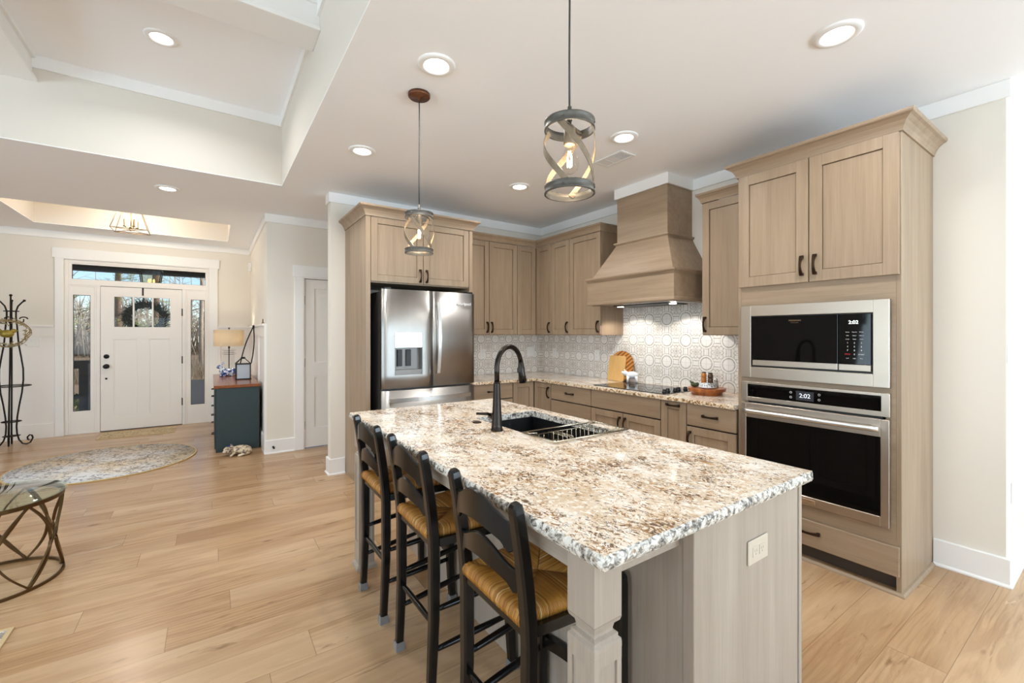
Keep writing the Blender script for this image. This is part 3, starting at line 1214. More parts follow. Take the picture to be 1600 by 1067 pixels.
def glazed(name, x0, x1, z0, z1, g, mat='door_white', y0=8.29, y1=8.34):
    """flat panel with one pane; g = (gx0, gx1, gz0, gz1)"""
    f = M()
    f.box((x0, y0, z0), (g[0], y1, z1)); f.box((g[1], y0, z0), (x1, y1, z1))
    f.box((g[0], y0, z0), (g[1], y1, g[2])); f.box((g[0], y0, g[3]), (g[1], y1, z1))
    # raised border line
    for a, b, c, d in ((x0, x0 + 0.022, z0, z1), (x1 - 0.022, x1, z0, z1), (x0 + 0.022, x1 - 0.022, z1 - 0.02, z1), (x0 + 0.022, x1 - 0.022, z0, z0 + 0.02)):
        f.box((a, y0 - 0.007, c), (b, y0, d), 0.002)
    o = struct(name, f, mat)
    p = M(); p.box((g[0], y0 + 0.02, g[2]), (g[1], y0 + 0.026, g[3])); p.make('pane', 'pane_glass', o)
    b = M()
    t = 0.006
    for q in ((g[0], g[0] + t, g[2], g[3]), (g[1] - t, g[1], g[2], g[3]), (g[0] + t, g[1] - t, g[2], g[2] + t), (g[0] + t, g[1] - t, g[3] - t, g[3])):
        b.box((q[0], y0 + 0.004, q[2]), (q[1], y0 + 0.02, q[3]))
    b.make('glazing_bead', 'gap_dark', o)
    return o


glazed('window_1', -1.60, -1.318, 0.0, 2.045, (-1.553, -1.380, 0.315, 1.908))
glazed('window_2', -0.324, -0.055, 0.0, 2.045, (-0.260, -0.087, 0.290, 1.897))
glazed('window_3', -1.60, -0.055, 2.105, 2.345, (-1.564, -0.075, 2.122, 2.326))

# the entry door
f = M()
DX0, DX1, DY = -1.276, -0.368, 8.285
gx = [(-1.135, -0.935), (-0.917, -0.721), (-0.703, -0.500)]
gz0, gz1 = 1.473, 1.903
f.box((DX0, DY, 0.012), (-1.142, DY + 0.045, 2.038)); f.box((-0.507, DY, 0.012), (DX1, DY + 0.045, 2.038))
f.box((-1.142, DY, gz1), (-0.507, DY + 0.045, 2.038))
f.box((-1.142, DY, 1.306), (-0.507, DY + 0.045, gz0))
f.box((-1.142, DY, gz0), (-1.135, DY + 0.045, gz1)); f.box((-0.507, DY, gz0), (-0.500, DY + 0.045, gz1)) if False else None
f.box((-0.935, DY, gz0), (-0.917, DY + 0.045, gz1)); f.box((-0.721, DY, gz0), (-0.703, DY + 0.045, gz1))
f.box((-1.142, DY, 0.012), (-0.507, DY + 0.045, 0.213))
f.box((-0.883, DY, 0.213), (-0.751, DY + 0.045, 1.306))
for a, b in ((-1.142, -0.883), (-0.751, -0.507)):
    f.box((a, DY + 0.010, 0.213), (b, DY + 0.04, 1.306))
    t = 0.012
    for q in ((a, a + t, 0.213, 1.306), (b - t, b, 0.213, 1.306), (a + t, b - t, 0.213, 0.225), (a + t, b - t, 1.294, 1.306)):
        f.box((q[0], DY + 0.003, q[2]), (q[1], DY + 0.012, q[3]), 0.002)
door = struct('door_1', f, 'door_white')
for a, b in gx:
    p = M(); p.box((a, DY + 0.02, gz0), (b, DY + 0.026, gz1)); p.make('pane', 'pane_glass', door)
p = M(); p.lathe([(0.031, 0), (0.031, -0.008), (0.024, -0.014), (0.022, -0.022), (0, -0.022)], (-1.215, DY, 1.056), 24, axis='y'); p.make('deadbolt', 'black_metal', door)
p = M(); p.lathe([(0.033, 0), (0.033, -0.006), (0.014, -0.012), (0.013, -0.035), (0.027, -0.048), (0.031, -0.060), (0.024, -0.070), (0, -0.072)], (-1.215, DY, 0.917), 24, axis='y'); p.make('knob', 'black_metal', door)
p = M(); p.lathe([(0.013, 0), (0.013, -0.006), (0, -0.008)], (-1.217, DY, 0.745), 16, axis='y'); p.make('lower_bolt', 'black_metal', door)
for z in (1.70, 0.98, 0.35):
    p = M(); p.lathe([(0.008, -0.055), (0.008, 0.055)], (DX1 + 0.004, DY - 0.006, z), 10); p.make('hinge', 'black_metal', door)
m = M()
m.box((DX0 - 0.004, 8.29, 0), (DX1 + 0.004, 8.40, 0.012))
m.box((DX0 - 0.0035, 8.3, 2.038), (DX1 + 0.0035, 8.33, 2.046))
struct('trim_8', m, 'gap_dark')

# closet door in the hall
m = M()
m.box((0.806, 5.682, 0), (0.905, 5.70, 2.05), 0.002); m.box((1.69, 5.682, 0), (1.79, 5.70, 2.05), 0.002)
m.box((0.792, 5.676, 2.05), (1.804, 5.70, 2.185), 0.002)
m.box((0.905, 5.69, 0), (0.915, 5.80, 2.035)); m.box((1.68, 5.69, 0), (1.69, 5.80, 2.035)); m.box((0.905, 5.69, 2.035), (1.69, 5.80, 2.05))
struct('trim_9', m, 'trim_white')
f = M()
a0, a1 = 0.918, 1.677
y0 = 5.712
f.box((a0, y0 + 0.010, 0.012), (a1, y0 + 0.045, 2.03))
for q in ((a0, a0 + 0.11, 0.012, 2.03), (a1 - 0.11, a1, 0.012, 2.03), (a0 + 0.11, a1 - 0.11, 0.012, 0.24), (a0 + 0.11, a1 - 0.11, 0.845, 1.03), (a0 + 0.11, a1 - 0.11, 1.92, 2.03)):
    f.box((q[0], y0, q[2]), (q[1], y0 + 0.011, q[3]))
cd = struct('door_2', f, 'door_white')
for z in (0.28, 1.03, 1.78):
    p = M(); p.lathe([(0.007, -0.05), (0.007, 0.05)], (a0 - 0.003, y0 - 0.004, z), 10); p.make('hinge', 'black_metal', cd)

# tiled backsplash
m = M()
m.box((3.548, 1.581, 0.86), (3.559, 4.489, 1.80))
struct('wall_tile_range', m, 'tile_hood')
m = M()
m.box((2.142, 4.489, 0.86), (3.548, 4.499, 1.38))
struct('wall_tile_corner', m, 'tile_fridge')
# ------------------------------------------------------------------ island
ZI = 0.900
IX0, IX1, IY0, IY1 = 0.680, 1.712, 0.646, 2.720
isl = thing('kitchen_island', 'grey-stained wooden kitchen island with square corner posts under the granite slab', 'kitchen island', (1.2, 1.68, 0))
m = M()
EY = 0.674
m.box((1.0645, EY, 0.0), (1.6495, EY + 0.03, 0.866), 0.001)
m.make('end_panel', 'island_wood_upright', isl)
m = M(); m.box((1.040, EY - 0.004, 0), (1.062, EY + 0.03, 0.866), 0.002); m.make('corner_stile', 'island_wood_upright', isl)
m = M(); m.box((1.652, EY - 0.004, 0), (1.672, EY + 0.03, 0.866), 0.002); m.make('corner_stile', 'island_wood_upright', isl)
m = M()
m.box((1.045, EY + 0.03, 0.0), (1.062, 2.69, 0.866))
m.make('back_panel', 'island_wood_upright', isl)
m = M(); m.box((1.062, 2.665, 0), (1.668, 2.69, 0.866)); m.make('end_panel', 'island_wood_upright', isl)
m = M(); m.box((1.653, EY + 0.03, 0.1), (1.666, 2.665, 0.866)); m.box((1.60, EY + 0.03, 0), (1.615, 2.665, 0.1)); m.make('cabinet_front', 'island_wood_upright', isl)
for a0, a1 in ((0.71, 1.17), (1.17, 1.62), (1.62, 2.12), (2.12, 2.66)):
    d = M(); shaker(d, '+x', 1.666, a0, a1, 0.11, 0.855); dd = d.make('door', 'island_wood_upright', isl)
    pull('+x', 1.686, a1 - 0.04, 0.78, dd)
m = M()
m.box((0.722, 0.79, 0.800), (0.742, 2.60, 0.866), 0.001)
m.make('apron', 'island_wood_along', isl)
m = M(); m.box((0.79, 0.715, 0.800), (1.045, 0.735, 0.866), 0.001); m.make('apron', 'island_wood_along', isl)
m = M(); m.box((0.79, 2.625, 0.800), (1.045, 2.645, 0.866), 0.001); m.make('apron', 'island_wood_along', isl)


def island_post(x0, y0):
    w = 0.090
    cx, cy = x0 + w / 2, y0 + w / 2
    m = M()
    sq = lambda h, z: [(cx - h, cy - h, z), (cx + h, cy - h, z), (cx + h, cy + h, z), (cx - h, cy + h, z)]
    h = w / 2
    m.box((cx - h, cy - h, 0.712), (cx + h, cy + h, 0.866), 0.001)
    steps = [(h, 0.712), (h - 0.003, 0.702), (h - 0.012, 0.694), (h - 0.0145, 0.684), (h - 0.0145, 0.676), (h - 0.006, 0.672), (h - 0.006, 0.664), (h - 0.001, 0.660), (h, 0.652), (h, 0.640)]
    for (ha, za), (hb, zb) in zip(steps, steps[1:]):
        m.frustum(sq(hb, zb), sq(ha, za))
    core = h - 0.006
    m.box((cx - core, cy - core, 0.13), (cx + core, cy + core, 0.64))
    f = 0.016
    for sx in (-1, 1):
        for sy in (-1, 1):
            m.box((cx + sx * h, cy + sy * h, 0.13), (cx + sx * (h - f), cy + sy * (h - f), 0.64), 0.001)
    for z0, z1 in ((0.615, 0.64), (0.13, 0.155)):
        m.box((cx - h + 0.0003, cy - h + 0.0003, z0), (cx + h - 0.0003, cy + h - 0.0003, z1))
    m.box((cx - h, cy - h, 0.03), (cx + h, cy + h, 0.13), 0.001)
    m.frustum(sq(h + 0.012, 0.0), sq(h + 0.012, 0.018)); m.frustum(sq(h + 0.012, 0.018), sq(h, 0.032))
    return m.make('post', 'island_wood_upright', isl)


island_post(0.703, 0.697)
island_post(0.703, 2.585)

SX0, SX1, SY0, SY1 = 1.225, 1.628, 1.45, 2.14     # sink cut-out


def rough_edge(m, path, z0, z1, closed=True):
    """chiselled stone edge: a band of small facets along a path of (x, y)"""
    random.seed(5)
    pts = []
    n = len(path)
    for i in range(n if closed else n - 1):
        a, b = Vector(path[i]), Vector(path[(i + 1) % n])
        L = (b - a).length
        k = max(1, int(L / 0.022))
        nrm = Vector(((b - a).y, -(b - a).x)).normalized()
        for j in range(k):
            pts.append((a + (b - a) * (j / k), nrm))
    if not closed:
        pts.append((Vector(path[-1]), pts[-1][1]))
    lv = [(0.0, -0.006), (0.25, 0.0), (0.5, 0.002), (0.78, 0.0), (0.93, -0.002), (1.0, -0.007)]

    def fn():
        rings = []
        for p, nr in pts:
            ring = []
            for t, o in lv:
                jit = random.uniform(-0.003, 0.003) if 0 < t < 1 else random.uniform(-0.0012, 0.0012)
                q = p + nr * (o + jit)
                ring.append(m.b.verts.new((q.x, q.y, z0 + (z1 - z0) * t)))
            rings.append(ring)
        N_ = len(rings)
        for i in range(N_ if closed else N_ - 1):
            A, B = rings[i], rings[(i + 1) % N_]
            for j in range(len(lv) - 1):
                m.b.faces.new((A[j], B[j], B[j + 1], A[j + 1]))
        fn.rings = rings
    m._new(fn, 'granite_edge', True)
    return fn.rings


top = thing('island_countertop', 'cream granite island countertop with brown flecks and a rough chiselled edge', 'countertop', (1.2, 1.68, ZI - 0.034))
m = M()
x0, x1, y0, y1 = IX0 + 0.006, IX1 - 0.006, IY0 + 0.006, IY1 - 0.006
zt, zb = ZI, ZI - 0.034
e = 0.0004
for (a, b, c, d) in ((x0, x1, y0, SY0), (x0, x1, SY1, y1), (x0, SX0, SY0, SY1), (SX1, x1, SY0, SY1)):
    m.box((a, c, zb), (b, d, zt), 0, 'granite')
# broken look: edge band runs anticlockwise seen from below so that it faces out
r = 0.018
def corner(cx, cy, a0, a1):
    return [(cx + r * cos(a0 + (a1 - a0) * i / 4), cy + r * sin(a0 + (a1 - a0) * i / 4)) for i in range(5)]
loop = corner(IX0 + r, IY0 + r, pi, 1.5 * pi) + corner(IX1 - r, IY0 + r, 1.5 * pi, 2 * pi) + corner(IX1 - r, IY1 - r, 0, pi / 2) + corner(IX0 + r, IY1 - r, pi / 2, pi)
rough_edge(m, loop, zb, zt + 0.0002)
m.make('slab', 'granite', top)
m = M()
loop = [(SX0, SY0), (SX0, SY1), (SX1, SY1), (SX1, SY0)]
for a, b in zip(loop, loop[1:] + loop[:1]):
    d = 0.0012
    lo = (min(a[0], b[0]) - d if a[0] == b[0] else min(a[0], b[0]), min(a[1], b[1]) - d if a[1] == b[1] else min(a[1], b[1]))
    hi = (max(a[0], b[0]) + d if a[0] == b[0] else max(a[0], b[0]), max(a[1], b[1]) + d if a[1] == b[1] else max(a[1], b[1]))
    m.box((lo[0], lo[1], zb), (hi[0], hi[1], zt - 0.0005))
m.make('cutout_edge', 'granite_edge', top)

# sink under the slab
m = M()
t, dz = 0.012, 0.22
zs = zb - 0.001
a = (SX0 - 0.006, SX1 + 0.006, SY0 - 0.006, SY1 + 0.006)
ym = (a[2] + a[3]) / 2
m.box((a[0] - t, a[2] - t, zs - dz), (a[1] + t, a[2], zs)); m.box((a[0] - t, a[3], zs - dz), (a[1] + t, a[3] + t, zs))
m.box((a[0] - t, a[2], zs - dz), (a[0], a[3], zs)); m.box((a[1], a[2], zs - dz), (a[1] + t, a[3], zs))
m.box((a[0] - t, a[2] - t, zs - dz - t), (a[1] + t, a[3] + t, zs - dz))
sink = thing('kitchen_sink', 'black undermount kitchen sink set in the island countertop', 'sink', ((a[0] + a[1]) / 2, ym, zs - dz - t))
m.make('basin', 'sink_black', sink)
p = M(); p.lathe([(0.056, 0.0), (0.056, 0.003), (0.045, 0.004), (0.03, 0.001), (0, 0.001)], ((a[0] + a[1]) / 2, ym, zs - dz), 28); p.make('drain', 'chrome', sink)

# faucet
fx, fy = 1.150, 1.800
fa = thing('kitchen_faucet', 'tall dark bronze gooseneck kitchen faucet behind the island sink', 'faucet', (fx, fy, ZI))
m = M()
m.lathe([(0.031, 0), (0.031, 0.006), (0.028, 0.010), (0.0265, 0.03), (0.021, 0.12), (0.0165, 0.225), (0.0165, 0.232), (0.0145, 0.234), (0.0145, 0.24)], (fx, fy, ZI), 28)
m.make('body', 'faucet_bronze', fa)
dirx, diry = 0.955, 0.297
R_ = 0.098
path = [(fx, fy, ZI + 0.238), (fx, fy, ZI + 0.29)]
for i in range(15):
    th = pi - (pi * 0.93) * i / 14
    o = R_ + R_ * cos(th)
    path.append((fx + dirx * o, fy + diry * o, ZI + 0.305 + 1.05 * R_ * sin(th)))
m = M(); m.tube(path, 0.0128, 14); m.make('spout', 'faucet_bronze', fa)
e0 = Vector(path[-1]); d0 = (Vector(path[-1]) - Vector(path[-2])).normalized()
d0 = Vector((dirx * 0.16, diry * 0.16, -1)).normalized()
m = M(); m.tube([e0 - d0 * 0.004, e0 + d0 * 0.01, e0 + d0 * 0.012, e0 + d0 * 0.07, e0 + d0 * 0.102, e0 + d0 * 0.104, e0 + d0 * 0.112], [0.0128, 0.0145, 0.0155, 0.0185, 0.0228, 0.021, 0.020], 18)
sh = m.make('spray_head', 'faucet_bronze', fa)
m = M(); m.box(e0 + d0 * 0.045 - Vector((0.026, 0.006, 0.014)), e0 + d0 * 0.045 - Vector((0.014, -0.006, -0.014)), 0.003); m.make('spray_button', 'black_metal', sh)
m = M(); m.tube([(fx, fy + 0.01, ZI + 0.062), (fx, fy + 0.058, ZI + 0.062)], 0.0165, 16); m.tube([(fx, fy + 0.045, ZI + 0.066), (fx - 0.02, fy + 0.048, ZI + 0.076), (fx - 0.085, fy + 0.05, ZI + 0.084)], [0.008, 0.0075, 0.006], 10)
m.make('handle', 'faucet_bronze', fa)
m = M(); m.lathe([(0.024, 0), (0.024, 0.004), (0.02, 0.007), (0.013, 0.0075), (0.012, 0.006), (0, 0.006)], (1.165, 2.02, ZI), 24)
solo('sink_switch', m, 'bronze_handle', 'small round bronze air switch button on the granite left of the faucet', 'button', loc=(1.165, 2.02, ZI))

# drying rack over the sink
rk = thing('dish_rack', 'steel wire dish rack resting across the end of the island sink', 'dish rack', (1.43, 1.55, ZI))
m = M()
rx0, rx1, ry0, ry1 = 1.205, 1.672, 1.432, 1.660
zr = ZI + 0.008
m.tube([(rx0, ry0, zr), (rx1, ry0, zr), (rx1, ry1, zr), (rx0, ry1, zr)], 0.0045, 8, closed=True)
m.make('outer_frame', 'rack_steel', rk)
m = M()
bx0, bx1, by0, by1, bz = 1.25, 1.605, 1.477, 1.633, ZI - 0.075
m.tube([(bx0, by0, zr - 0.012), (bx1, by0, zr - 0.012), (bx1, by1, zr - 0.012), (bx0, by1, zr - 0.012)], 0.0028, 6, closed=True)
for i in range(13):
    x = bx0 + (bx1 - bx0) * i / 12
    m.tube([(x, by0, zr - 0.012), (x, by0 + 0.004, bz), (x, by1 - 0.004, bz), (x, by1, zr - 0.012)], 0.0018, 6)
for i in range(5):
    y = by0 + (by1 - by0) * i / 4
    m.tube([(bx0, y, zr - 0.012), (bx0 + 0.004, y, bz), (bx1 - 0.004, y, bz), (bx1, y, zr - 0.012)], 0.0022, 6)
m.make('basket', 'rack_steel', rk)
m = M()
for i in range(3):
    x = 1.33 + 0.018 * i
    m.tube([(x, by0 + 0.01, bz), (x, by0 + 0.012, zr - 0.004), (x, by1 - 0.012, zr - 0.004), (x, by1 - 0.01, bz)], 0.0018, 6)
m.make('plate_rail', 'rack_steel', rk)
for y, dy in ((ry0, 0.043), (ry1, -0.025)):
    for x, xb in ((rx0 + 0.02, bx0 + 0.02), (rx1 - 0.02, bx1 - 0.02)):
        m = M(); m.tube([(x, y, zr), (x, y + dy, zr - 0.001), (xb, y + dy, zr - 0.004), (xb, y + dy + (0.002 if dy > 0 else -0.002), zr - 0.012)], 0.003, 6); m.make('slide_arm', 'rack_steel', rk)


def outlet(side, plane, a, z, label, kinds=('duplex',), upright=True, group=None, name='wall_outlet', cat='outlet'):
    n = len(kinds)
    w = 0.072 + 0.046 * (n - 1)
    h = 0.116
    if not upright:
        w, h = h, w
    o = thing(name, label, cat, on_face(side, plane, a, z, 0), group)
    m = M(); m.face_box(side, plane, a - w / 2, a + w / 2, z - h / 2, z + h / 2, 0.0005, 0.006, bev=0.002); m.make('cover_plate', 'plate_white' if 'island' not in name else 'island_plate', o)
    for i, k in enumerate(kinds):
        ac = a + (i - (n - 1) / 2) * 0.046
        if k == 'duplex':
            for s_ in (-1, 1):
                aa, zz = (ac, z + s_ * 0.0195) if upright else (ac + s_ * 0.0195, z)
                m = M()
                m.face_box(side, plane, aa - 0.0155, aa + 0.0155, zz - 0.0145, zz + 0.0145, 0.006, 0.0075, bev=0.001, mat='plate_white' if 'island' not in name else 'island_plate')
                for q in (-0.0055, 0.0055):
                    m.face_box(side, plane, aa + q - 0.001, aa + q + 0.001, zz - 0.001, zz + 0.007, 0.0075, 0.0078, mat='plate_slot')
                m.face_box(side, plane, aa - 0.002, aa + 0.002, zz - 0.009, zz - 0.005, 0.0075, 0.0078, mat='plate_slot')
                m.make('receptacle', 'plate_white', o)
        else:
            m = M(); m.face_box(side, plane, ac - 0.0165, ac + 0.0165, z - 0.033, z + 0.033, 0.006, 0.0085, bev=0.001); m.make('rocker', 'plate_white', o)
    return o


outlet('-y', EY, 1.372, 0.716, 'beige outlet set sideways on the near end panel of the island', upright=False, name='island_outlet')
outlet('-y', 4.489, 2.666, 1.135, 'white wall outlet on the tiles right beside the fridge', group=None)
outlet('-y', 4.489, 3.383, 1.148, 'double white switch plate on the tiles just left of the corner', ('rocker', 'rocker'), name='wall_switch', cat='switch')
outlet('-x', 3.548, 4.205, 1.138, 'white wall outlet on the tiles just right of the corner')
outlet('-x', 3.548, 3.475, 1.136, 'white wall outlet on the tiles left of the round cutting board')
outlet('-y', 0.43, 3.62, 1.262, 'white light switch on the right-hand wall past the oven cabinet', ('rocker',), name='wall_switch', cat='switch')
outlet('-y', 0.43, 3.742, 0.475, 'white wall outlet low above the baseboard past the oven cabinet')
outlet('-y', 8.264, -1.915, 1.262, 'double white switch plate on the wainscot beside the entry door', ('rocker', 'rocker'), name='wall_switch', cat='switch')

# ------------------------------------------------------------------ refrigerator and its surround
RX0, RX1, RYF = 1.192, 2.092, 3.655
fr = thing('refrigerator', 'stainless steel french-door refrigerator with a water dispenser in its left door', 'refrigerator', ((RX0 + RX1) / 2, 4.1, 0))
m = M(); m.box((RX0 + 0.012, RYF + 0.075, 0.03), (RX1 - 0.012, 4.46, 1.745), 0.004); m.make('body', 'fridge_side', fr)
m = M(); m.box((RX0 + 0.03, RYF + 0.10, 0.0), (RX1 - 0.03, 4.40, 0.03)); m.make('base', 'dark_plastic', fr)
for x in (RX0 + 0.05, RX1 - 0.05):
    m = M(); m.box((x - 0.03, RYF + 0.02, 1.758), (x + 0.03, RYF + 0.14, 1.775), 0.004); m.make('hinge_cover', 'dark_plastic', fr)
RS = 1.648


def bowed_door(x0, x1, z0, z1, bow, yb, cut=None):
    """door with a gently bowed front; cut = opening (cx0, cx1, cz0, cz1)"""
    m = M()
    n = 12
    xs = [x0 + (x1 - x0) * i / n for i in range(n + 1)]
    if cut:
        xs = sorted(set(xs + [cut[0], cut[1]]))
    zs = [z0, z1] if not cut else [z0, cut[2], cut[3], z1]
    mid, half = (RX0 + RX1) / 2, (RX1 - RX0) / 2

    def yf(x):
        t = (x - mid) / half
        y = RYF + bow * t * t
        ed = min(x - x0, x1 - x)
        return y + 0.008 * max(0, 1 - ed / 0.012) ** 2

    def fn():
        F = [[m.b.verts.new((x, yf(x), z)) for z in zs] for x in xs]
        B = [[m.b.verts.new((x, yb, z)) for z in zs] for x in xs]
        for i in range(len(xs) - 1):
            for j in range(len(zs) - 1):
                inside = cut and cut[0] - 1e-6 <= xs[i] and xs[i + 1] <= cut[1] + 1e-6 and j == 1
                if not inside:
                    m.b.faces.new((F[i][j], F[i + 1][j], F[i + 1][j + 1], F[i][j + 1]))
                    m.b.faces.new((B[i][j], B[i][j + 1], B[i + 1][j + 1], B[i + 1][j]))
            m.b.faces.new((F[i][0], B[i][0], B[i + 1][0], F[i + 1][0]))
            m.b.faces.new((F[i][-1], F[i + 1][-1], B[i + 1][-1], B[i][-1]))
        for i in (0, -1):
            for j in range(len(zs) - 1):
                m.b.faces.new((F[i][j], F[i][j + 1], B[i][j + 1], B[i][j]))
    m._new(fn, None, True)
    m.b.faces.ensure_lookup_table()
    for f in m.b.faces:
        if abs(f.normal.z) > 0.5 or f.normal.y > 0.5:
            f.smooth = False
    return m, yf


cut = (1.300, 1.548, 1.015, 1.385)
m, yf = bowed_door(RX0, RS - 0.003, 0.902, 1.758, 0.022, RYF + 0.07, cut)
dl = m.make('door', 'stainless', fr)
m = M()
c0, c1, cz0, cz1 = cut
yb = RYF + 0.066
m.box((c0, RYF + 0.012, cz0), (c0 + 0.004, yb, cz1)); m.box((c1 - 0.004, RYF + 0.012, cz0), (c1, yb, cz1))
m.box((c0, RYF + 0.010, cz0), (c1, yb, cz0 + 0.045)); m.box((c0, yb - 0.004, cz0), (c1, yb, cz1)); m.box((c0, RYF + 0.012, cz1 - 0.004), (c1, yb, cz1))
disp = m.make('dispenser', 'dispenser_grey', dl)
m = M(); m.box((c0 + 0.001, RYF + 0.006, 1.255), (c1 - 0.001, RYF + 0.020, cz1 - 0.001)); m.make('control_panel', 'mirror_panel', dl)
for a in (1.335, 1.415):
    m = M(); m.box((a, yb - 0.022, 1.09), (a + 0.045, yb - 0.006, 1.235), 0.003); m.make('paddle', 'dark_plastic', dl)
m, yf = bowed_door(RS + 0.003, RX1, 0.902, 1.758, 0.022, RYF + 0.07)
dr = m.make('door', 'stainless', fr)
m, _ = bowed_door(RX0, RX1, 0.10, 0.884, 0.022, RYF + 0.07)
fz = m.make('freezer_drawer', 'stainless', fr)


def bar_handle(p0, p1, out, bow, w, parent, up):
    m = M()
    p0, p1, out = Vector(p0), Vector(p1), Vector(out)
    path = arc(16, lambda t: p0 + (p1 - p0) * t + out * (0.030 + bow * sin(pi * t)))
    m.sweep(path, SQ(w, 0.014), up=out, smooth=False)
    for t in (0.02, 0.98):
        p = p0 + (p1 - p0) * t
        m.sweep([p, p + out * 0.034], SQ(w * 0.8, 0.03), up=(p1 - p0).normalized())
    return m.make('handle', 'chrome_brushed', parent)


bar_handle((RS - 0.045, yf(1.61) + 0.006, 1.02), (RS - 0.045, yf(1.61) + 0.006, 1.66), (0, -1, 0), 0.032, 0.030, dl, None)
bar_handle((RS + 0.045, yf(1.69) + 0.006, 1.02), (RS + 0.045, yf(1.69) + 0.006, 1.66), (0, -1, 0), 0.032, 0.030, dr, None)
bar_handle((RX0 + 0.06, RYF + 0.022, 0.80), (RX1 - 0.06, RYF + 0.022, 0.80), (0, -1, 0), 0.040, 0.034, fz, None)
text('logo', 'Whirlpool', 0.038, (1.965, RYF + 0.0035, 1.655), 'logo_grey', dr, '-y', depth=0.001)

UF = 3.80
en = thing('fridge_cabinet', 'light stained cabinet surround framing the refrigerator with two doors above it', 'cabinet', (1.62, 4.15, 0))
m = M(); m.box((1.092, UF, 0), (1.132, 4.498, 2.41), 0.001); m.make('side_panel', 'cabinet_wood_upright', en)
m = M(); m.box((2.104, UF, 0), (2.140, 4.498, 2.41), 0.001); m.make('side_panel', 'cabinet_wood_upright', en)
m = M(); m.box((1.132, UF + 0.02, 1.822), (2.104, 4.498, 2.41)); m.make('carcass', 'cabinet_wood_across', en)
for a0, a1, hx in ((1.134, 1.619, 1.587), (1.619, 2.102, 1.651)):
    d = M(); shaker(d, '-y', UF + 0.02, a0, a1, 1.830, 2.398); dd = d.make('door', 'cabinet_wood_upright', en)
    pull('-y', UF, hx, 1.905, dd)
m = M()
m.molding([(1.092, 4.498), (1.092, UF - 0.002), (2.140, UF - 0.002), (2.140, 4.112)], shift(CROWN, 2.395))
m.box((1.094, UF, 2.395), (2.138, 4.497, 2.47))
m.make('crown_molding', 'cabinet_wood_across', en)

# ------------------------------------------------------------------ wall cabinets
UZ0, UZ1 = 1.362, 2.408
UY = 4.17      # fronts of the carcasses on the fridge wall
UXH = 3.23     # and on the range wall


def wall_cabinet(label, side, plane, a0, a1, doors, z0=UZ0, z1=UZ1):
    back = 4.498 if side == '-y' else 3.558
    dep = back - plane
    o = thing('kitchen_cabinet', label, 'cabinet', on_face(side, plane, (a0 + a1) / 2, z0, -dep / 2))
    m = M(); m.face_box(side, plane, a0, a1, z0, z1, -dep, 0)
    m.make('carcass', 'cabinet_wood_upright', o)
    for b0, b1, hs in doors:
        d = M(); shaker(d, side, plane, b0, b1, z0 + 0.002, z1 - 0.002); dd = d.make('door', 'cabinet_wood_upright', o)
        if hs is not None:
            pull(side, plane - 0.02, (b1 - 0.030) if hs > 0 else (b0 + 0.030), z0 + 0.085, dd)
    return o


w1 = wall_cabinet('two-door wall cabinet tucked in beside the refrigerator above the backsplash', '-y', UY, 2.142, 2.935, [(2.165, 2.551, 1), (2.551, 2.933, -1)])
# corner cabinet, one L-shaped body
cc = thing('corner_cabinet', 'L-shaped corner wall cabinet with one door on each side of the kitchen corner', 'cabinet', (3.35, 4.3, UZ0))
m = M()
m.prism([(2.936, 4.498, UZ0), (2.936, UY, UZ0), (UXH, UY, UZ0), (UXH, 3.872, UZ0), (3.558, 3.872, UZ0), (3.558, 4.498, UZ0)], (0, 0, UZ1 - UZ0))
m.make('carcass', 'cabinet_wood_upright', cc)
d = M(); shaker(d, '-y', UY, 2.935, 3.207, UZ0 + 0.002, UZ1 - 0.002); d.make('door', 'cabinet_wood_upright', cc)
d = M(); shaker(d, '-x', UXH, 3.872, 4.149, UZ0 + 0.002, UZ1 - 0.002); dd = d.make('door', 'cabinet_wood_upright', cc)
pull('-x', UXH - 0.02, 3.90, UZ0 + 0.085, dd)
w2 = wall_cabinet('narrow single-door wall cabinet between the corner cabinet and the wider door', '-x', UXH, 3.561, 3.871, [(3.561, 3.871, -1)])
w3 = wall_cabinet('wider single-door wall cabinet immediately left of the range hood', '-x', UXH, 3.100, 3.560, [(3.100, 3.560, -1)])
w4 = wall_cabinet('single-door wall cabinet between the range hood and the oven tower', '-x', UXH, 1.582, 2.000, [(1.582, 2.000, 1)])
for ww, path in ((w1, [(2.142, UY - 0.02), (2.935, UY - 0.02)]), (cc, [(2.935, UY - 0.02), (3.21, UY - 0.02), (3.21, 3.872)]), (w2, [(3.21, 3.872), (3.21, 3.5605)]), (w3, [(3.21, 3.5605), (3.21, 3.10), (3.558, 3.10)]), (w4, [(3.558, 2.0), (3.21, 2.0), (3.21, 1.582)])):
    m = M(); m.molding(path, shift(COVE, 2.408))
    m.make('crown_molding', 'cabinet_wood_along', ww)
# tops closed behind the moulding
for ww, b in ((w1, ((2.142, UY, UZ1), (2.935, 4.498, UZ1 + 0.02))), (w3, ((UXH, 3.1, UZ1), (3.558, 3.56, UZ1 + 0.02)))):
    m = M(); m.box(*b); m.make('top_board', 'cabinet_wood_along', ww)

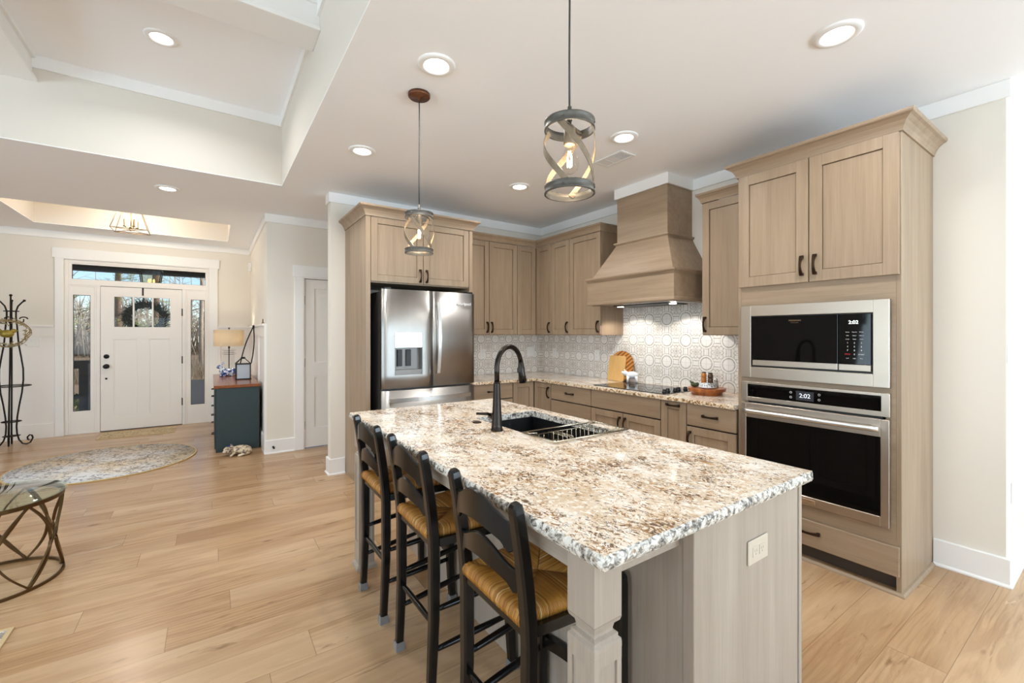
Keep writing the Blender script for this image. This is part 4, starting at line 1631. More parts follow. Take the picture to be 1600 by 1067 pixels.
# ------------------------------------------------------------------ range hood
hd = thing('range_hood', 'tapered wooden range hood above the black cooktop', 'range hood', (3.3, 2.59, 1.645))
CY0, CY1, CX = 2.312, 2.871, 3.202
BY0, BY1, BX = 2.115, 3.070, 3.010
m = M(); m.box((CX, CY0, 2.235), (3.558, CY1, 2.655)); m.make('chimney', 'cabinet_wood_along', hd)
m = M()
lo = [(BX + 0.025, BY0 + 0.025, 1.895), (3.558, BY0 + 0.025, 1.895), (3.558, BY1 - 0.025, 1.895), (BX + 0.025, BY1 - 0.025, 1.895)]
hi = [(CX - 0.004, CY0 - 0.004, 2.215), (3.558, CY0 - 0.004, 2.215), (3.558, CY1 + 0.004, 2.215), (CX - 0.004, CY1 + 0.004, 2.215)]
m.frustum(lo, hi); m.make('flared_body', 'cabinet_wood_along', hd)
m = M(); m.molding([(3.558, CY1), (CX, CY1), (CX, CY0), (3.558, CY0)], [(-0.01, 2.205), (0.006, 2.205), (0.012, 2.215), (0.024, 2.224), (0.024, 2.236), (0.012, 2.240), (-0.01, 2.240)]); m.make('molding', 'cabinet_wood_along', hd)
m = M(); m.box((BX, BY0, 1.665), (3.558, BY1, 1.872)); m.make('lower_band', 'cabinet_wood_along', hd)
m = M(); m.molding([(3.558, BY1), (BX, BY1), (BX, BY0), (3.558, BY0)], [(-0.02, 1.862), (0.004, 1.862), (0.008, 1.872), (0.022, 1.886), (0.024, 1.898), (0.010, 1.902), (-0.03, 1.902)]); m.make('molding', 'cabinet_wood_along', hd)
m = M(); m.molding([(3.558, BY1), (BX, BY1), (BX, BY0), (3.558, BY0)], [(-0.03, 1.645), (0.008, 1.645), (0.010, 1.655), (0.006, 1.672), (0, 1.676), (-0.03, 1.676)]); m.make('molding', 'cabinet_wood_along', hd)
m = M()
m.box((BX + 0.03, BY0 + 0.03, 1.640), (3.53, BY1 - 0.03, 1.664), 0, 'stainless_trim')
m.box((BX + 0.16, BY0 + 0.18, 1.634), (3.46, BY1 - 0.18, 1.641), 0, 'dark_plastic')
m.make('liner', 'stainless_trim', hd)
for y in (2.30, 2.88):
    m = M(); m.lathe([(0.030, 0), (0.030, -0.004), (0, -0.004)], (3.26, y, 1.634), 20); m.make('hood_lamp', 'lamp_glow', hd)
    light('hood_lamp_light', 'SPOT', (3.26, y, 1.622), 11.0, (1.0, 0.95, 0.88), 0.03, direction=(0.22, 0, -1), spot=(radians(125), 0.35))
m = M()
m.box((3.14, 3.04, 1.902), (3.17, 3.06, 1.93), 0.006); m.ball((3.155, 3.05, 1.936), 0.010)
solo('hood_trinket', m, 'maple_board', 'tiny pale ornament on the ledge of the range hood', 'ornament', loc=(3.155, 3.05, 1.902))

# ------------------------------------------------------------------ base cabinets
BXF = 2.965    # carcass fronts, range wall (doors stand 2 cm proud)
BYF = 3.865    # fridge wall
CT = 0.886     # countertop


def base_cabinet(label, side, plane, a0, a1, fronts, toe=True):
    back = 4.498 if side == '-y' else 3.558
    dep = back - plane
    o = thing('base_cabinet', label, 'cabinet', on_face(side, plane, (a0 + a1) / 2, 0, -dep / 2))
    m = M(); m.face_box(side, plane, a0, a1, 0.10, CT - 0.031, -dep, 0, mat='gap_dark')  # dark body colour paints the shadow in gaps between the fronts
    m.make('carcass', 'gap_dark', o)
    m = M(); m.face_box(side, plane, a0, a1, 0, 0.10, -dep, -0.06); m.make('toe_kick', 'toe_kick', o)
    hm = 'cabinet_wood_along' if 'x' in side else 'cabinet_wood_across'
    for kind, b0, b1, z0, z1, hs in fronts:
        d = M()
        if kind == 'drawer':
            slab_front(d, side, plane, b0, b1, z0, z1)
            dd = d.make('drawer', hm, o)
            if hs:
                pull(side, plane - 0.02, (b0 + b1) / 2, (z0 + z1) / 2 + 0.004, dd, upright=False)
        elif kind == 'panel':
            slab_front(d, side, plane, b0, b1, z0, z1); dd = d.make('false_front', hm, o)
        else:
            shaker(d, side, plane, b0, b1, z0, z1); dd = d.make('door', 'cabinet_wood_upright', o)
            if hs == 'top':
                pull(side, plane - 0.02, (b0 + b1) / 2, z1 - 0.030, dd, upright=False)
            elif hs:
                pull(side, plane - 0.02, (b1 - 0.030) if hs > 0 else (b0 + 0.030), z1 - 0.095, dd)
    return o


ZD, ZT = 0.690, 0.852
base_cabinet('drawer base cabinet between the refrigerator and the corner', '-y', BYF, 2.142, 2.662, [('drawer', 2.142, 2.660, ZD, ZT, True), ('drawer', 2.142, 2.660, 0.40, ZD - 0.006, True), ('drawer', 2.142, 2.660, 0.105, 0.394, True)])
o = thing('corner_base_cabinet', 'L-shaped corner base cabinet with a folding pair of doors', 'cabinet', (3.3, 4.2, 0))
m = M(); m.prism([(2.664, 4.498, 0.1), (2.664, BYF, 0.1), (BXF, BYF, 0.1), (BXF, 3.556, 0.1), (3.558, 3.556, 0.1), (3.558, 4.498, 0.1)], (0, 0, CT - 0.131)); m.make('carcass', 'gap_dark', o)  # gap shadow painted into the body colour here too
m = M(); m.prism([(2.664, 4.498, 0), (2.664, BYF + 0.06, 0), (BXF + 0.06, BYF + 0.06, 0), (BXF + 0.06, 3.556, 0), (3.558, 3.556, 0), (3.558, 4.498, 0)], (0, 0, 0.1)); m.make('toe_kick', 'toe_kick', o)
d = M(); shaker(d, '-y', BYF, 2.664, 2.943, 0.105, ZT); d.make('door', 'cabinet_wood_upright', o)
d = M(); shaker(d, '-x', BXF, 3.558, 3.842, 0.105, ZT); dd = d.make('door', 'cabinet_wood_upright', o); pull('-x', BXF - 0.02, 3.59, ZT - 0.10, dd)
base_cabinet('drawer base cabinet between the corner door and the cooktop', '-x', BXF, 2.968, 3.554, [('drawer', 2.968, 3.554, ZD, ZT, True), ('drawer', 2.968, 3.554, 0.40, ZD - 0.006, True), ('drawer', 2.968, 3.554, 0.105, 0.394, True)])
base_cabinet('wide base cabinet under the cooktop with a blank front over two doors', '-x', BXF, 2.192, 2.966, [('panel', 2.192, 2.966, ZD, ZT, None), ('door', 2.579, 2.966, 0.105, ZD - 0.006, -1), ('door', 2.192, 2.579, 0.105, ZD - 0.006, 1)])
base_cabinet('narrow pull-out base cabinet with its handle across the top', '-x', BXF, 1.962, 2.190, [('door', 1.962, 2.190, 0.105, ZT, 'top')])
base_cabinet('base cabinet beside the oven tower with one drawer over a door', '-x', BXF, 1.582, 1.960, [('drawer', 1.582, 1.960, ZD, ZT, True), ('door', 1.582, 1.960, 0.105, ZD - 0.006, 1)])

ct = thing('corner_countertop', 'L-shaped granite countertop running round the kitchen corner below the tiles', 'countertop', (3.2, 3.6, CT - 0.03))
m = M()
CFX, CFY = 2.920, 3.815
pts = [(2.142, 4.488), (2.142, CFY), (CFX, CFY), (CFX, 1.582), (3.547, 1.582), (3.547, 4.488)]
m.prism([(x, y, CT - 0.03) for x, y in pts], (0, 0, 0.03), 'granite')
m.molding([(2.142, CFY), (CFX, CFY), (CFX, 1.582)], [(-0.004, CT - 0.03), (0.0015, CT - 0.028), (0.003, CT - 0.015), (0.002, CT - 0.003), (-0.003, CT + 0.0003)], mat='granite_edge2')
m.make('slab', 'granite', ct)

# cooktop
ck = thing('cooktop', 'black glass cooktop set in the granite below the range hood', 'cooktop', (3.23, 2.57, CT))
m = M(); m.box((2.985, 2.185, CT + 0.0006), (3.475, 2.975, CT + 0.006), 0.002); m.make('glass_top', 'cooktop_glass', ck)
for i in range(5):
    m = M()
    kx = 3.07 + 0.072 * i
    m.lathe([(0.020, 0), (0.020, 0.004), (0.0165, 0.006), (0.0155, 0.022), (0.013, 0.026), (0, 0.026)], (kx, 2.245 + (0.02 if i % 2 else 0), CT + 0.006), 20)
    m.make('knob', 'black_metal', ck)
for cx, cy, rr in ((3.12, 2.80, 0.105), (3.34, 2.80, 0.085), (3.12, 2.52, 0.09), (3.34, 2.52, 0.115), (3.23, 2.66, 0.06)):
    m = M(); m.lathe([(rr, 0), (rr, 0.0004), (rr - 0.003, 0.0004), (rr - 0.003, 0)], (cx, cy, CT + 0.006), 40, caps=False); m.make('burner_ring', 'vent_dark', ck)

# ------------------------------------------------------------------ things on the counter
def board_matrix(base, tilt):
    """local x = thickness (towards the room is -x), y along the wall, z up; leaning back by tilt"""
    return Matrix.Translation(Vector(base)) @ Matrix.Rotation(tilt, 4, 'Y')


rb = M()
mt = board_matrix((3.475, 3.075, CT), radians(9))
n = 40
R0 = 0.156
pts = [mt @ Vector((0, R0 * cos(2 * pi * i / n), R0 + R0 * sin(2 * pi * i / n))) for i in range(n)]
rb.prism(pts, (mt.to_3x3() @ Vector((-0.016, 0, 0))), None)
solo('round_cutting_board', rb, 'acacia_stripes', 'round striped wooden board leaning on the tiles behind the pale board', 'cutting board', loc=(3.475, 3.075, CT))
rb = M()
mt = board_matrix((3.452, 3.112, CT), radians(9))
pts = []
bw, bh, br = 0.108, 0.262, 0.025
for cx, cz, a0 in ((bw - br, bh - br, 0), (-bw + br, bh - br, pi / 2), (-bw + br, br, pi), (bw - br, br, 1.5 * pi)):
    pts += [mt @ Vector((0, cx + br * cos(a0 + pi / 2 * i / 5), cz + br * sin(a0 + pi / 2 * i / 5))) for i in range(6)]
rb.prism(pts, (mt.to_3x3() @ Vector((-0.016, 0, 0))), None)
solo('cutting_board', rb, 'maple_board', 'pale rectangular wooden cutting board leaning in front of the round board', 'cutting board', loc=(3.452, 3.112, CT))

# white pig figurine
pg = M()
pc = Vector((3.43, 2.885, CT + 0.0085))
S = 1.0
pg.ball(pc + Vector((0, 0, 0.072)), (0.034, 0.062, 0.036))
pg.ball(pc + Vector((0, 0.062, 0.088)), (0.024, 0.028, 0.026), mtx=Matrix.Rotation(0.3, 4, 'X'))
pg.tube([pc + Vector((0, 0.075, 0.090)), pc + Vector((0, 0.100, 0.098))], [0.014, 0.010], 10)
for sx in (-1, 1):
    pg.prism([pc + Vector((sx * 0.010, 0.062, 0.106)), pc + Vector((sx * 0.026, 0.058, 0.106)), pc + Vector((sx * 0.022, 0.070, 0.126))], (0, 0.006, 0))
    for y in (-0.040, 0.036):
        pg.tube([pc + Vector((sx * 0.017, y, 0.060)), pc + Vector((sx * 0.020, y * 1.12, 0.030)), pc + Vector((sx * 0.020, y * 1.15, 0.0))], [0.015, 0.011, 0.010], 10)
pg.tube([pc + Vector((0, -0.058, 0.085)), pc + Vector((0, -0.074, 0.094)), pc + Vector((0, -0.082, 0.106))], [0.006, 0.005, 0.003], 8)
solo('pig_figurine', pg, 'ceramic_white', 'white ceramic pig figurine standing at the back of the cooktop', 'figurine', loc=pc).rotation_euler = (0, 0, radians(38))

tr = thing('wood_slice_stand', 'round live-edge wood slice stand on the counter beside the oven tower', 'serving stand', (3.30, 2.015, CT))
random.seed(11)
def slice_loop(rr, z, seed, cx=3.30, cy=2.015, n=44, jit=0.05):
    rnd = random.Random(seed)
    ph = [rnd.uniform(0, 6.28) for _ in range(4)]
    return [(cx + rr * (1 + jit * (sin(2 * t + ph[0]) * 0.5 + sin(5 * t + ph[1]) * 0.3 + sin(9 * t + ph[2]) * 0.2)) * cos(t),
             cy + rr * (1 + jit * (sin(2 * t + ph[0]) * 0.5 + sin(5 * t + ph[1]) * 0.3 + sin(9 * t + ph[2]) * 0.2)) * sin(t), z) for t in [2 * pi * i / n for i in range(n)]]
m = M(); m.frustum(slice_loop(0.116, CT, 2), slice_loop(0.120, CT + 0.028, 2)); m.make('foot', 'slice_wood', tr)
m = M(); m.frustum(slice_loop(0.140, CT + 0.028, 4), slice_loop(0.146, CT + 0.052, 4)); pl = m.make('slice', 'slice_wood', tr)
ZS = CT + 0.052


def grinder(x, y, h, mat, label):
    o = thing('spice_grinder', label, 'spice grinder', (x, y, ZS))
    m = M(); m.lathe([(0.0205, 0), (0.0205, h * 0.55), (0.0175, h * 0.62)], (x, y, ZS), 20); m.make('jar', mat, o)
    m = M(); m.lathe([(0.018, h * 0.62), (0.0215, h * 0.66), (0.0215, h * 0.80), (0.018, h * 0.86), (0.0165, h * 0.94)], (x, y, ZS), 20); m.make('collar', 'bulb_glass' if False else mat, o)
    m = M(); m.lathe([(0.0165, h * 0.94), (0.017, h * 0.96), (0.015, h), (0, h)], (x, y, ZS), 20); m.make('cap', 'black_metal', o)
    return o


grinder(3.375, 2.085, 0.118, 'pepper_amber', 'amber-filled spice grinder with a black cap on the wood slice')
grinder(3.385, 2.032, 0.115, 'pepper_dark', 'dark peppercorn grinder with a black cap on the wood slice')
o = thing('salt_shaker', 'small clear glass salt shaker behind the butter dish', 'shaker', (3.37, 1.975, ZS))
m = M(); m.lathe([(0.017, 0), (0.018, 0.03), (0.014, 0.052), (0, 0.053)], (3.37, 1.975, ZS), 18); m.make('jar', 'clear_cap', o)
m = M(); m.lathe([(0.0145, 0.052), (0.0145, 0.066), (0.009, 0.073), (0, 0.074)], (3.37, 1.975, ZS), 18); m.make('cap', 'chrome', o)
m = M()
c = Vector((3.262, 2.095, ZS))
m.ball(c + Vector((0, 0, 0.018)), (0.028, 0.032, 0.018)); m.ball(c + Vector((0.004, 0.022, 0.030)), (0.014, 0.012, 0.014)); m.ball(c + Vector((0, -0.022, 0.026)), (0.013, 0.014, 0.014))
m.tube([c + Vector((0, 0.03, 0.034)), c + Vector((0, 0.042, 0.052))], [0.006, 0.003], 8)
solo('dark_ornament', m, 'shrub_dark', 'small dark lumpy ornament at the left end of the wood slice', 'ornament', loc=c)
o = thing('butter_dish', 'patterned white covered butter dish on the wood slice', 'butter dish', (3.262, 1.985, ZS))
m = M(); m.lathe([(0.036, 0), (0.052, 0.005), (0.066, 0.012), (0.066, 0.015), (0.05, 0.010), (0, 0.008)], (3.262, 1.985, ZS), 28); m.make('plate', 'ceramic_white', o)
m = M(); m.frustum([(3.225, 1.935, ZS + 0.011), (3.30, 1.935, ZS + 0.011), (3.30, 2.035, ZS + 0.011), (3.225, 2.035, ZS + 0.011)], [(3.235, 1.947, ZS + 0.042), (3.29, 1.947, ZS + 0.042), (3.29, 2.023, ZS + 0.042), (3.235, 2.023, ZS + 0.042)]); m.make('lid', 'grey_pattern', o)
# ------------------------------------------------------------------ oven tower
OX = 2.968
OY0, OY1 = 0.722, 1.580
tw = thing('oven_cabinet', 'tall stained oven cabinet holding the microwave and wall oven by the right wall', 'cabinet', (3.26, 1.16, 0))
m = M(); m.box((OX, OY0, 0.0), (3.559, OY0 + 0.022, 2.44), 0.001); m.make('side_panel', 'cabinet_wood_upright', tw)
m = M(); m.box((OX, OY1 - 0.022, 0.0), (3.559, OY1, 2.44), 0.001); m.make('side_panel', 'cabinet_wood_upright', tw)
m = M()
m.box((OX, OY0 + 0.022, 1.56), (OX + 0.02, OY1 - 0.022, 1.69)); m.box((OX, OY0 + 0.022, 0.10), (OX + 0.02, OY1 - 0.022, 0.345))
m.box((OX, OY0 + 0.065, 1.05), (OX + 0.02, OY1 - 0.065, 1.10)); m.box((OX, OY0 + 0.022, 0.345), (OX + 0.02, OY0 + 0.065, 1.56)); m.box((OX, OY1 - 0.065, 0.345), (OX + 0.02, OY1 - 0.022, 1.56))
m.make('face_frame', 'cabinet_wood_along', tw)
m = M(); m.box((OX + 0.02, OY0 + 0.022, 1.69), (3.559, OY1 - 0.022, 2.44)); m.box((3.54, OY0 + 0.022, 0.1), (3.559, OY1 - 0.022, 1.69)); m.make('carcass', 'cabinet_wood_upright', tw)
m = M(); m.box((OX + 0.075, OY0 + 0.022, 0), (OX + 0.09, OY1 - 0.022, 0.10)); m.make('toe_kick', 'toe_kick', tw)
for b0, b1, hs in ((1.146, 1.570, -1), (0.726, 1.146, 1)):
    d = M(); shaker(d, '-x', OX, b0, b1, 1.682, 2.432, rail=0.066); dd = d.make('door', 'cabinet_wood_upright', tw)
    pull('-x', OX - 0.02, (b1 - 0.035) if hs > 0 else (b0 + 0.035), 1.785, dd)
d = M(); slab_front(d, '-x', OX, 0.726, 1.570, 0.098, 0.258); dd = d.make('drawer', 'cabinet_wood_along', tw); pull('-x', OX - 0.02, 1.146, 0.19, dd, upright=False)
m = M(); m.molding([(3.165, OY1), (OX - 0.004, OY1), (OX - 0.004, OY0), (3.559, OY0)], shift(CROWN, 2.432)); m.box((OX, OY0 + 0.001, 2.44), (3.558, OY1 - 0.001, 2.515)); m.make('crown_molding', 'cabinet_wood_along', tw)
m = M(); m.molding([(OX, 1.578), (OX, OY0), (3.53, OY0)], [(0, 0), (0.018, 0), (0.016, 0.008), (0.009, 0.016), (0, 0.018)]); m.make('shoe_molding', 'cabinet_wood_along', tw)

mw = thing('microwave', 'built-in stainless steel microwave with a black glass front above the wall oven', 'microwave', (OX + 0.2, 1.155, 1.085))
F = OX - 0.001
m = M()
a0, a1, z0, z1 = 0.765, 1.549, 1.085, 1.559
w0, w1, v0, v1 = 0.836, 1.484, 1.155, 1.489
fb = lambda *q, **k: m.face_box('-x', F, *q, **k)
fb(a0, w0, z0, z1, 0.001, 0.024, bev=0.002); fb(w1, a1, z0, z1, 0.001, 0.024, bev=0.002); fb(w0, w1, z0, v0, 0.001, 0.024, bev=0.002); fb(w0, w1, v1, z1, 0.001, 0.024, bev=0.002)
m.make('trim_frame', 'stainless_level', mw)
m = M(); m.box((F, w0, v0), (OX + 0.40, w1, v1)); m.make('body', 'dark_plastic', mw)
m = M(); m.face_box('-x', F, 1.0, w1 - 0.008, v0 + 0.048, v1 - 0.006, 0.001, 0.016, bev=0.001); dm = m.make('door', 'glass_black', mw)
m = M(); m.face_box('-x', F, 1.0, w1 - 0.008, v0 + 0.012, v0 + 0.046, 0.001, 0.018, bev=0.001); m.make('lower_strip', 'stainless_level', dm)
text('logo', 'FRIGIDAIRE', 0.0125, (F - 0.0165, 1.222, v1 - 0.034), 'badge_text', dm, space=1.1)
text('logo', 'G A L L E R Y', 0.0075, (F - 0.0165, 1.222, v1 - 0.047), 'badge_text', dm)
m = M(); m.face_box('-x', F, w0 + 0.010, 0.994, v0 + 0.048, v1 - 0.006, 0.001, 0.016, bev=0.001); cp = m.make('control_panel', 'glass_black', mw)
m = M(); m.face_box('-x', F, w0 + 0.010, 0.994, v0 + 0.012, v0 + 0.046, 0.001, 0.018, bev=0.001); m.make('lower_strip', 'stainless_level', cp)
PX = F - 0.0168
text('display', '2:02', 0.027, (PX, 0.925, 1.437), 'display_white', cp)
ya = [0.952, 0.920, 0.888]
for zz, row in ((1.383, ('Sensor', 'Popcorn', 'Reheat')), (1.363, ('Melt', 'Soften', 'Defrost')), (1.343, ('Power', 'Timer', 'Clock'))):
    for yy, t in zip(ya, row):
        text('keypad_print', t, 0.0068, (PX, yy, zz), 'print_white', cp)
for k, d_ in enumerate('123456789'):
    text('keypad_print', d_, 0.012, (PX, ya[k % 3], 1.322 - 0.021 * (k // 3)), 'print_white', cp)
text('keypad_print', 'STOP', 0.011, (PX, ya[0], 1.258), 'print_red', cp)
text('keypad_print', '0', 0.012, (PX, ya[1], 1.258), 'print_white', cp)
text('keypad_print', 'START', 0.0095, (PX, ya[2], 1.258), 'print_white', cp)
for yy, t in zip(ya, ('Lock', 'Light', 'Mute')):
    text('keypad_print', t, 0.0068, (PX, yy, 1.236), 'print_white', cp)

ov = thing('wall_oven', 'stainless steel wall oven with a black glass door under the microwave', 'oven', (OX + 0.2, 1.155, 0.343))
m = M(); m.box((F, 0.80, 0.36), (3.50, 1.51, 1.04)); m.make('body', 'dark_plastic', ov)
m = M()
fb = lambda *q, **k: m.face_box('-x', F, *q, **k)
z0, z1 = 0.930, 1.056
a0, a1 = 0.765, 1.546
c0, c1, cz0, cz1 = 0.802, 1.508, 0.957, 1.040
fb(a0, c0, z0, z1, 0.001, 0.020, bev=0.0015); fb(c1, a1, z0, z1, 0.001, 0.020, bev=0.0015); fb(c0, c1, z0, cz0, 0.001, 0.020, bev=0.0015); fb(c0, c1, cz1, z1, 0.001, 0.020, bev=0.0015)
cpn = m.make('control_frame', 'stainless_level', ov)
m = M(); m.face_box('-x', F, c0, c1, cz0, cz1, 0.001, 0.015); gl = m.make('control_glass', 'glass_black', ov)
m = M(); m.face_box('-x', F, 1.120, 1.216, 0.968, 1.024, 0.015, 0.0153); m.make('screen', 'screen_dim', gl)
text('display', '2:02', 0.036, (F - 0.0157, 1.168, 0.996), 'display_soft', gl)
for yy in (1.245, 1.092):
    for zz in (1.012, 0.982):
        m = M(); m.lathe([(0.0065, 0), (0.0065, -0.0004), (0.0048, -0.0004), (0.0048, 0)], (F - 0.0151, yy, zz), 16, axis='x', caps=False); m.make('button_mark', 'print_white', gl)
m = M()
z0, z1 = 0.345, 0.917
g0, g1, gz0, gz1 = 0.802, 1.512, 0.398, 0.822
fb = lambda *q, **k: m.face_box('-x', F, *q, **k)
fb(a0, g0, z0, z1, 0.001, 0.030, bev=0.002); fb(g1, a1, z0, z1, 0.001, 0.030, bev=0.002); fb(g0, g1, z0, gz0, 0.001, 0.030, bev=0.002); fb(g0, g1, gz1, z1, 0.001, 0.030, bev=0.002)
od = m.make('door', 'stainless_level', ov)
m = M(); m.face_box('-x', F, g0, g1, gz0, gz1, 0.001, 0.027); m.make('window', 'glass_black', od)
m = M()
path = arc(20, lambda t: (F - 0.062 - 0.012 * sin(pi * t), 0.80 + 0.715 * t, 0.868))
m.tube(path, 0.0155, 14)
for y in (0.825, 1.49):
    m.sweep([(F - 0.028, y, 0.868), (F - 0.062, y, 0.868)], SQ(0.026, 0.022), up=(0, 0, 1))
m.make('handle', 'chrome_brushed', od)
m = M(); m.face_box('-x', F, 1.108, 1.205, 0.360, 0.384, 0.030, 0.0335, bev=0.001); bd = m.make('badge', 'badge_plate', od)
text('logo', 'FRIGIDAIRE', 0.0125, (F - 0.034, 1.157, 0.375), 'badge_text', bd)
text('logo', 'GALLERY', 0.007, (F - 0.034, 1.157, 0.365), 'badge_text', bd)

# ------------------------------------------------------------------ counter stools
# local frame: x towards the island, y along it, origin on the floor between the legs
def make_stool(label, loc):
    o = thing('counter_stool', label, 'counter stool', loc, 'ladder-back stools along the island')
    bx, by, fx_, fy_ = 0.0, 0.166, 0.326, 0.188
    SZ = 0.638

    def rear_x(z):
        return (-0.048 * ((z - 0.56) / 0.38) ** 1.5 if z > 0.56 else 0.0) + (-0.012 * (1 - z / 0.3) if z < 0.3 else 0)
    L = Vector(loc)
    for sy in (1, -1):
        m = M()
        zs = [0.0, 0.15, 0.3, 0.45, 0.56, 0.62, 0.70, 0.78, 0.86, 0.915, 0.932, 0.94]
        k = [0.80, 0.88, 0.95, 1, 1, 1, 0.98, 0.95, 0.92, 0.90, 0.80, 0.5]
        oct_ = [(-0.020, -0.013), (-0.013, -0.0195), (0.013, -0.0195), (0.020, -0.013), (0.020, 0.013), (0.013, 0.0195), (-0.013, 0.0195), (-0.020, 0.013)]
        m.sweep([L + Vector((rear_x(z), sy * (by + (0.006 * z)), z)) for z in zs], oct_, up=(1, 0, 0), scale=k)
        lg = m.make('leg', 'black_paint', o)
        foot_cap(L + Vector((rear_x(0), sy * by, 0)), lg)
        m = M()
        fz = [0.0, 0.08, 0.18, 0.30, 0.42, 0.54, 0.62, 0.646, 0.656]
        fxx = [0.014, 0.009, 0.004, 0.001, 0, 0, 0, 0, 0]
        k = [0.78, 0.84, 0.90, 0.96, 1, 1, 1, 0.92, 0.6]
        m.sweep([L + Vector((fx_ + q * 0.6, sy * (fy_ + q), z)) for z, q in zip(fz, fxx)], oct_, up=(1, 0, 0), scale=k)
        lg = m.make('leg', 'black_paint', o)
        foot_cap(L + Vector((fx_ + 0.008, sy * (fy_ + 0.014), 0)), lg)
        # side rungs
        for za, zb in ((0.185, 0.215), (0.335, 0.36)):
            m = M(); m.tube(arc(8, lambda t: L + Vector((bx + (fx_ - bx) * t, sy * (by + (fy_ - by) * t), za + (zb - za) * t))), [0.009 + 0.004 * sin(pi * i / 8) for i in range(9)], 10)
            m.make('rung', 'black_paint', o)
    m = M(); m.tube(arc(8, lambda t: L + Vector((bx, by * (1 - 2 * t), 0.282))), [0.009 + 0.003 * sin(pi * i / 8) for i in range(9)], 10); m.make('rung', 'black_paint', o)
    # bowed foot rail between the front legs
    m = M(); m.sweep(arc(14, lambda t: L + Vector((fx_ + 0.006 + 0.008 * sin(pi * t), fy_ * (1 - 2 * t), 0.235 + 0.022 * sin(pi * t)))), SQ(0.022, 0.040), up=(0, 0, 1)); m.make('foot_rail', 'black_paint', o)
    # seat frame
    m = M()
    ring = [(bx, by), (fx_ + 0.012, fy_ + 0.006), (fx_ + 0.012, -fy_ - 0.006), (bx, -by)]
    for a, b in zip(ring, ring[1:] + ring[:1]):
        m.sweep([L + Vector((a[0], a[1], 0.590)), L + Vector((b[0], b[1], 0.590))], SQ(0.026, 0.030), up=(0, 0, 1))
    m.make('seat_frame', 'black_paint', o)
    # rush seat: strands run in from each rail and turn at the diagonals
    m = M()
    cor = [Vector((bx - 0.020, by - 0.010)), Vector((fx_ + 0.003, fy_ + 0.002)), Vector((fx_ + 0.003, -fy_ - 0.002)), Vector((bx - 0.020, -by + 0.010))]
    cen = Vector((0.160, 0.0))
    rnd = random.Random(3)
    for q in range(4):
        A, B = cor[q], cor[(q + 1) % 4]
        n = 64 if q in (0, 2) else 60
        ed = (B - A)
        inn = Vector((-ed.y, ed.x)).normalized()
        if inn.dot(cen - A) < 0:
            inn = -inn
        depth = inn.dot(cen - A)
        # a slightly raised pad under the strands
        for i in range(n):
            t = (i + 0.5) / n
            p = A + ed * t
            # depth available before the diagonal
            foot = (cen - A).dot(ed) / ed.length_squared
            d = depth * (t / foot if t < foot else (1 - t) / (1 - foot))
            wdt = ed.length / n * 0.50
            zc = 0.006 * min(1, d / 0.1)
            pts = [L + Vector((p.x, p.y, 0.604)), L + Vector((p.x - inn.x * 0.004, p.y - inn.y * 0.004, 0.620)),
                   L + Vector((p.x + inn.x * 0.003, p.y + inn.y * 0.003, 0.634)), L + Vector((p.x + inn.x * 0.018, p.y + inn.y * 0.018, SZ + 0.002)),
                   L + Vector((p.x + inn.x * max(d * 0.6, 0.02), p.y + inn.y * max(d * 0.6, 0.02), SZ + 0.001 - zc * 0.3)), L + Vector((p.x + inn.x * max(d, 0.022), p.y + inn.y * max(d, 0.022), SZ - 0.002 - zc))]
            m.tube(pts, wdt * rnd.uniform(0.9, 1.08), 5)
    m.prism([L + Vector((c.x * 0.97 + 0.004, c.y * 0.97, 0.60)) for c in cor], (0, 0, 0.028))
    m.make('rush_seat', 'rush', o)
    # two shaped back slats
    for zb, hh in ((0.858, 0.092), (0.735, 0.074)):
        m = M()
        xs = rear_x(zb + 0.02)
        n = 40

        def edge(t):
            c = abs(2 * t - 1)
            up = 0.026 * cos(pi * c) + 0.010 * max(0, (c - 0.80) / 0.20) ** 2
            lo = 0.030 * cos(pi * min(1, c * 1.15) * 0.5) - 0.014 * max(0, 1 - abs(c - 0.86) / 0.14)
            return hh * 0.5 + up, -hh * 0.5 + lo
        F_, B_ = [], []

        def fn():
            rows = []
            for i in range(n + 1):
                t = i / n
                y = by * 0.97 * (1 - 2 * t)
                bow = -0.028 * sin(pi * t)
                u, l = edge(t)
                rows.append([m.b.verts.new(L + Vector((xs + bow + dx, y, zb + z))) for dx, z in ((-0.007, l + 0.003), (-0.007, u - 0.003), (-0.003, u), (0.003, u), (0.007, u - 0.003), (0.007, l + 0.003), (0.003, l), (-0.003, l))])
            for r0, r1 in zip(rows, rows[1:]):
                for j in range(8):
                    m.b.faces.new((r0[j], r0[(j + 1) % 8], r1[(j + 1) % 8], r1[j]))
            m.b.faces.new(rows[0][::-1]); m.b.faces.new(rows[-1])
        m._new(fn, None, False)
        m.make('back_slat', 'black_paint', o)
    return o


def foot_cap(p, leg):
    m = M()
    h = 0.0165
    m.frustum([(p.x - h - 0.004, p.y - h - 0.004, 0.0), (p.x + h + 0.004, p.y - h - 0.004, 0.0), (p.x + h + 0.004, p.y + h + 0.004, 0.0), (p.x - h - 0.004, p.y + h + 0.004, 0.0)],
              [(p.x - h - 0.0015, p.y - h - 0.0015, 0.036), (p.x + h + 0.0015, p.y - h - 0.0015, 0.036), (p.x + h + 0.0015, p.y + h + 0.0015, 0.036), (p.x - h - 0.0015, p.y + h + 0.0015, 0.036)])
    return m.make('foot_cap', 'clear_cap', leg)


stool = make_stool('black rush-seat counter stool closest to the near corner post of the island', (0.686, 1.085, 0))
dup(stool, (0.686, 1.680, 0), 'black rush-seat counter stool between the other two at the island')
dup(stool, (0.686, 2.225, 0), 'black rush-seat counter stool at the hallway end of the island')

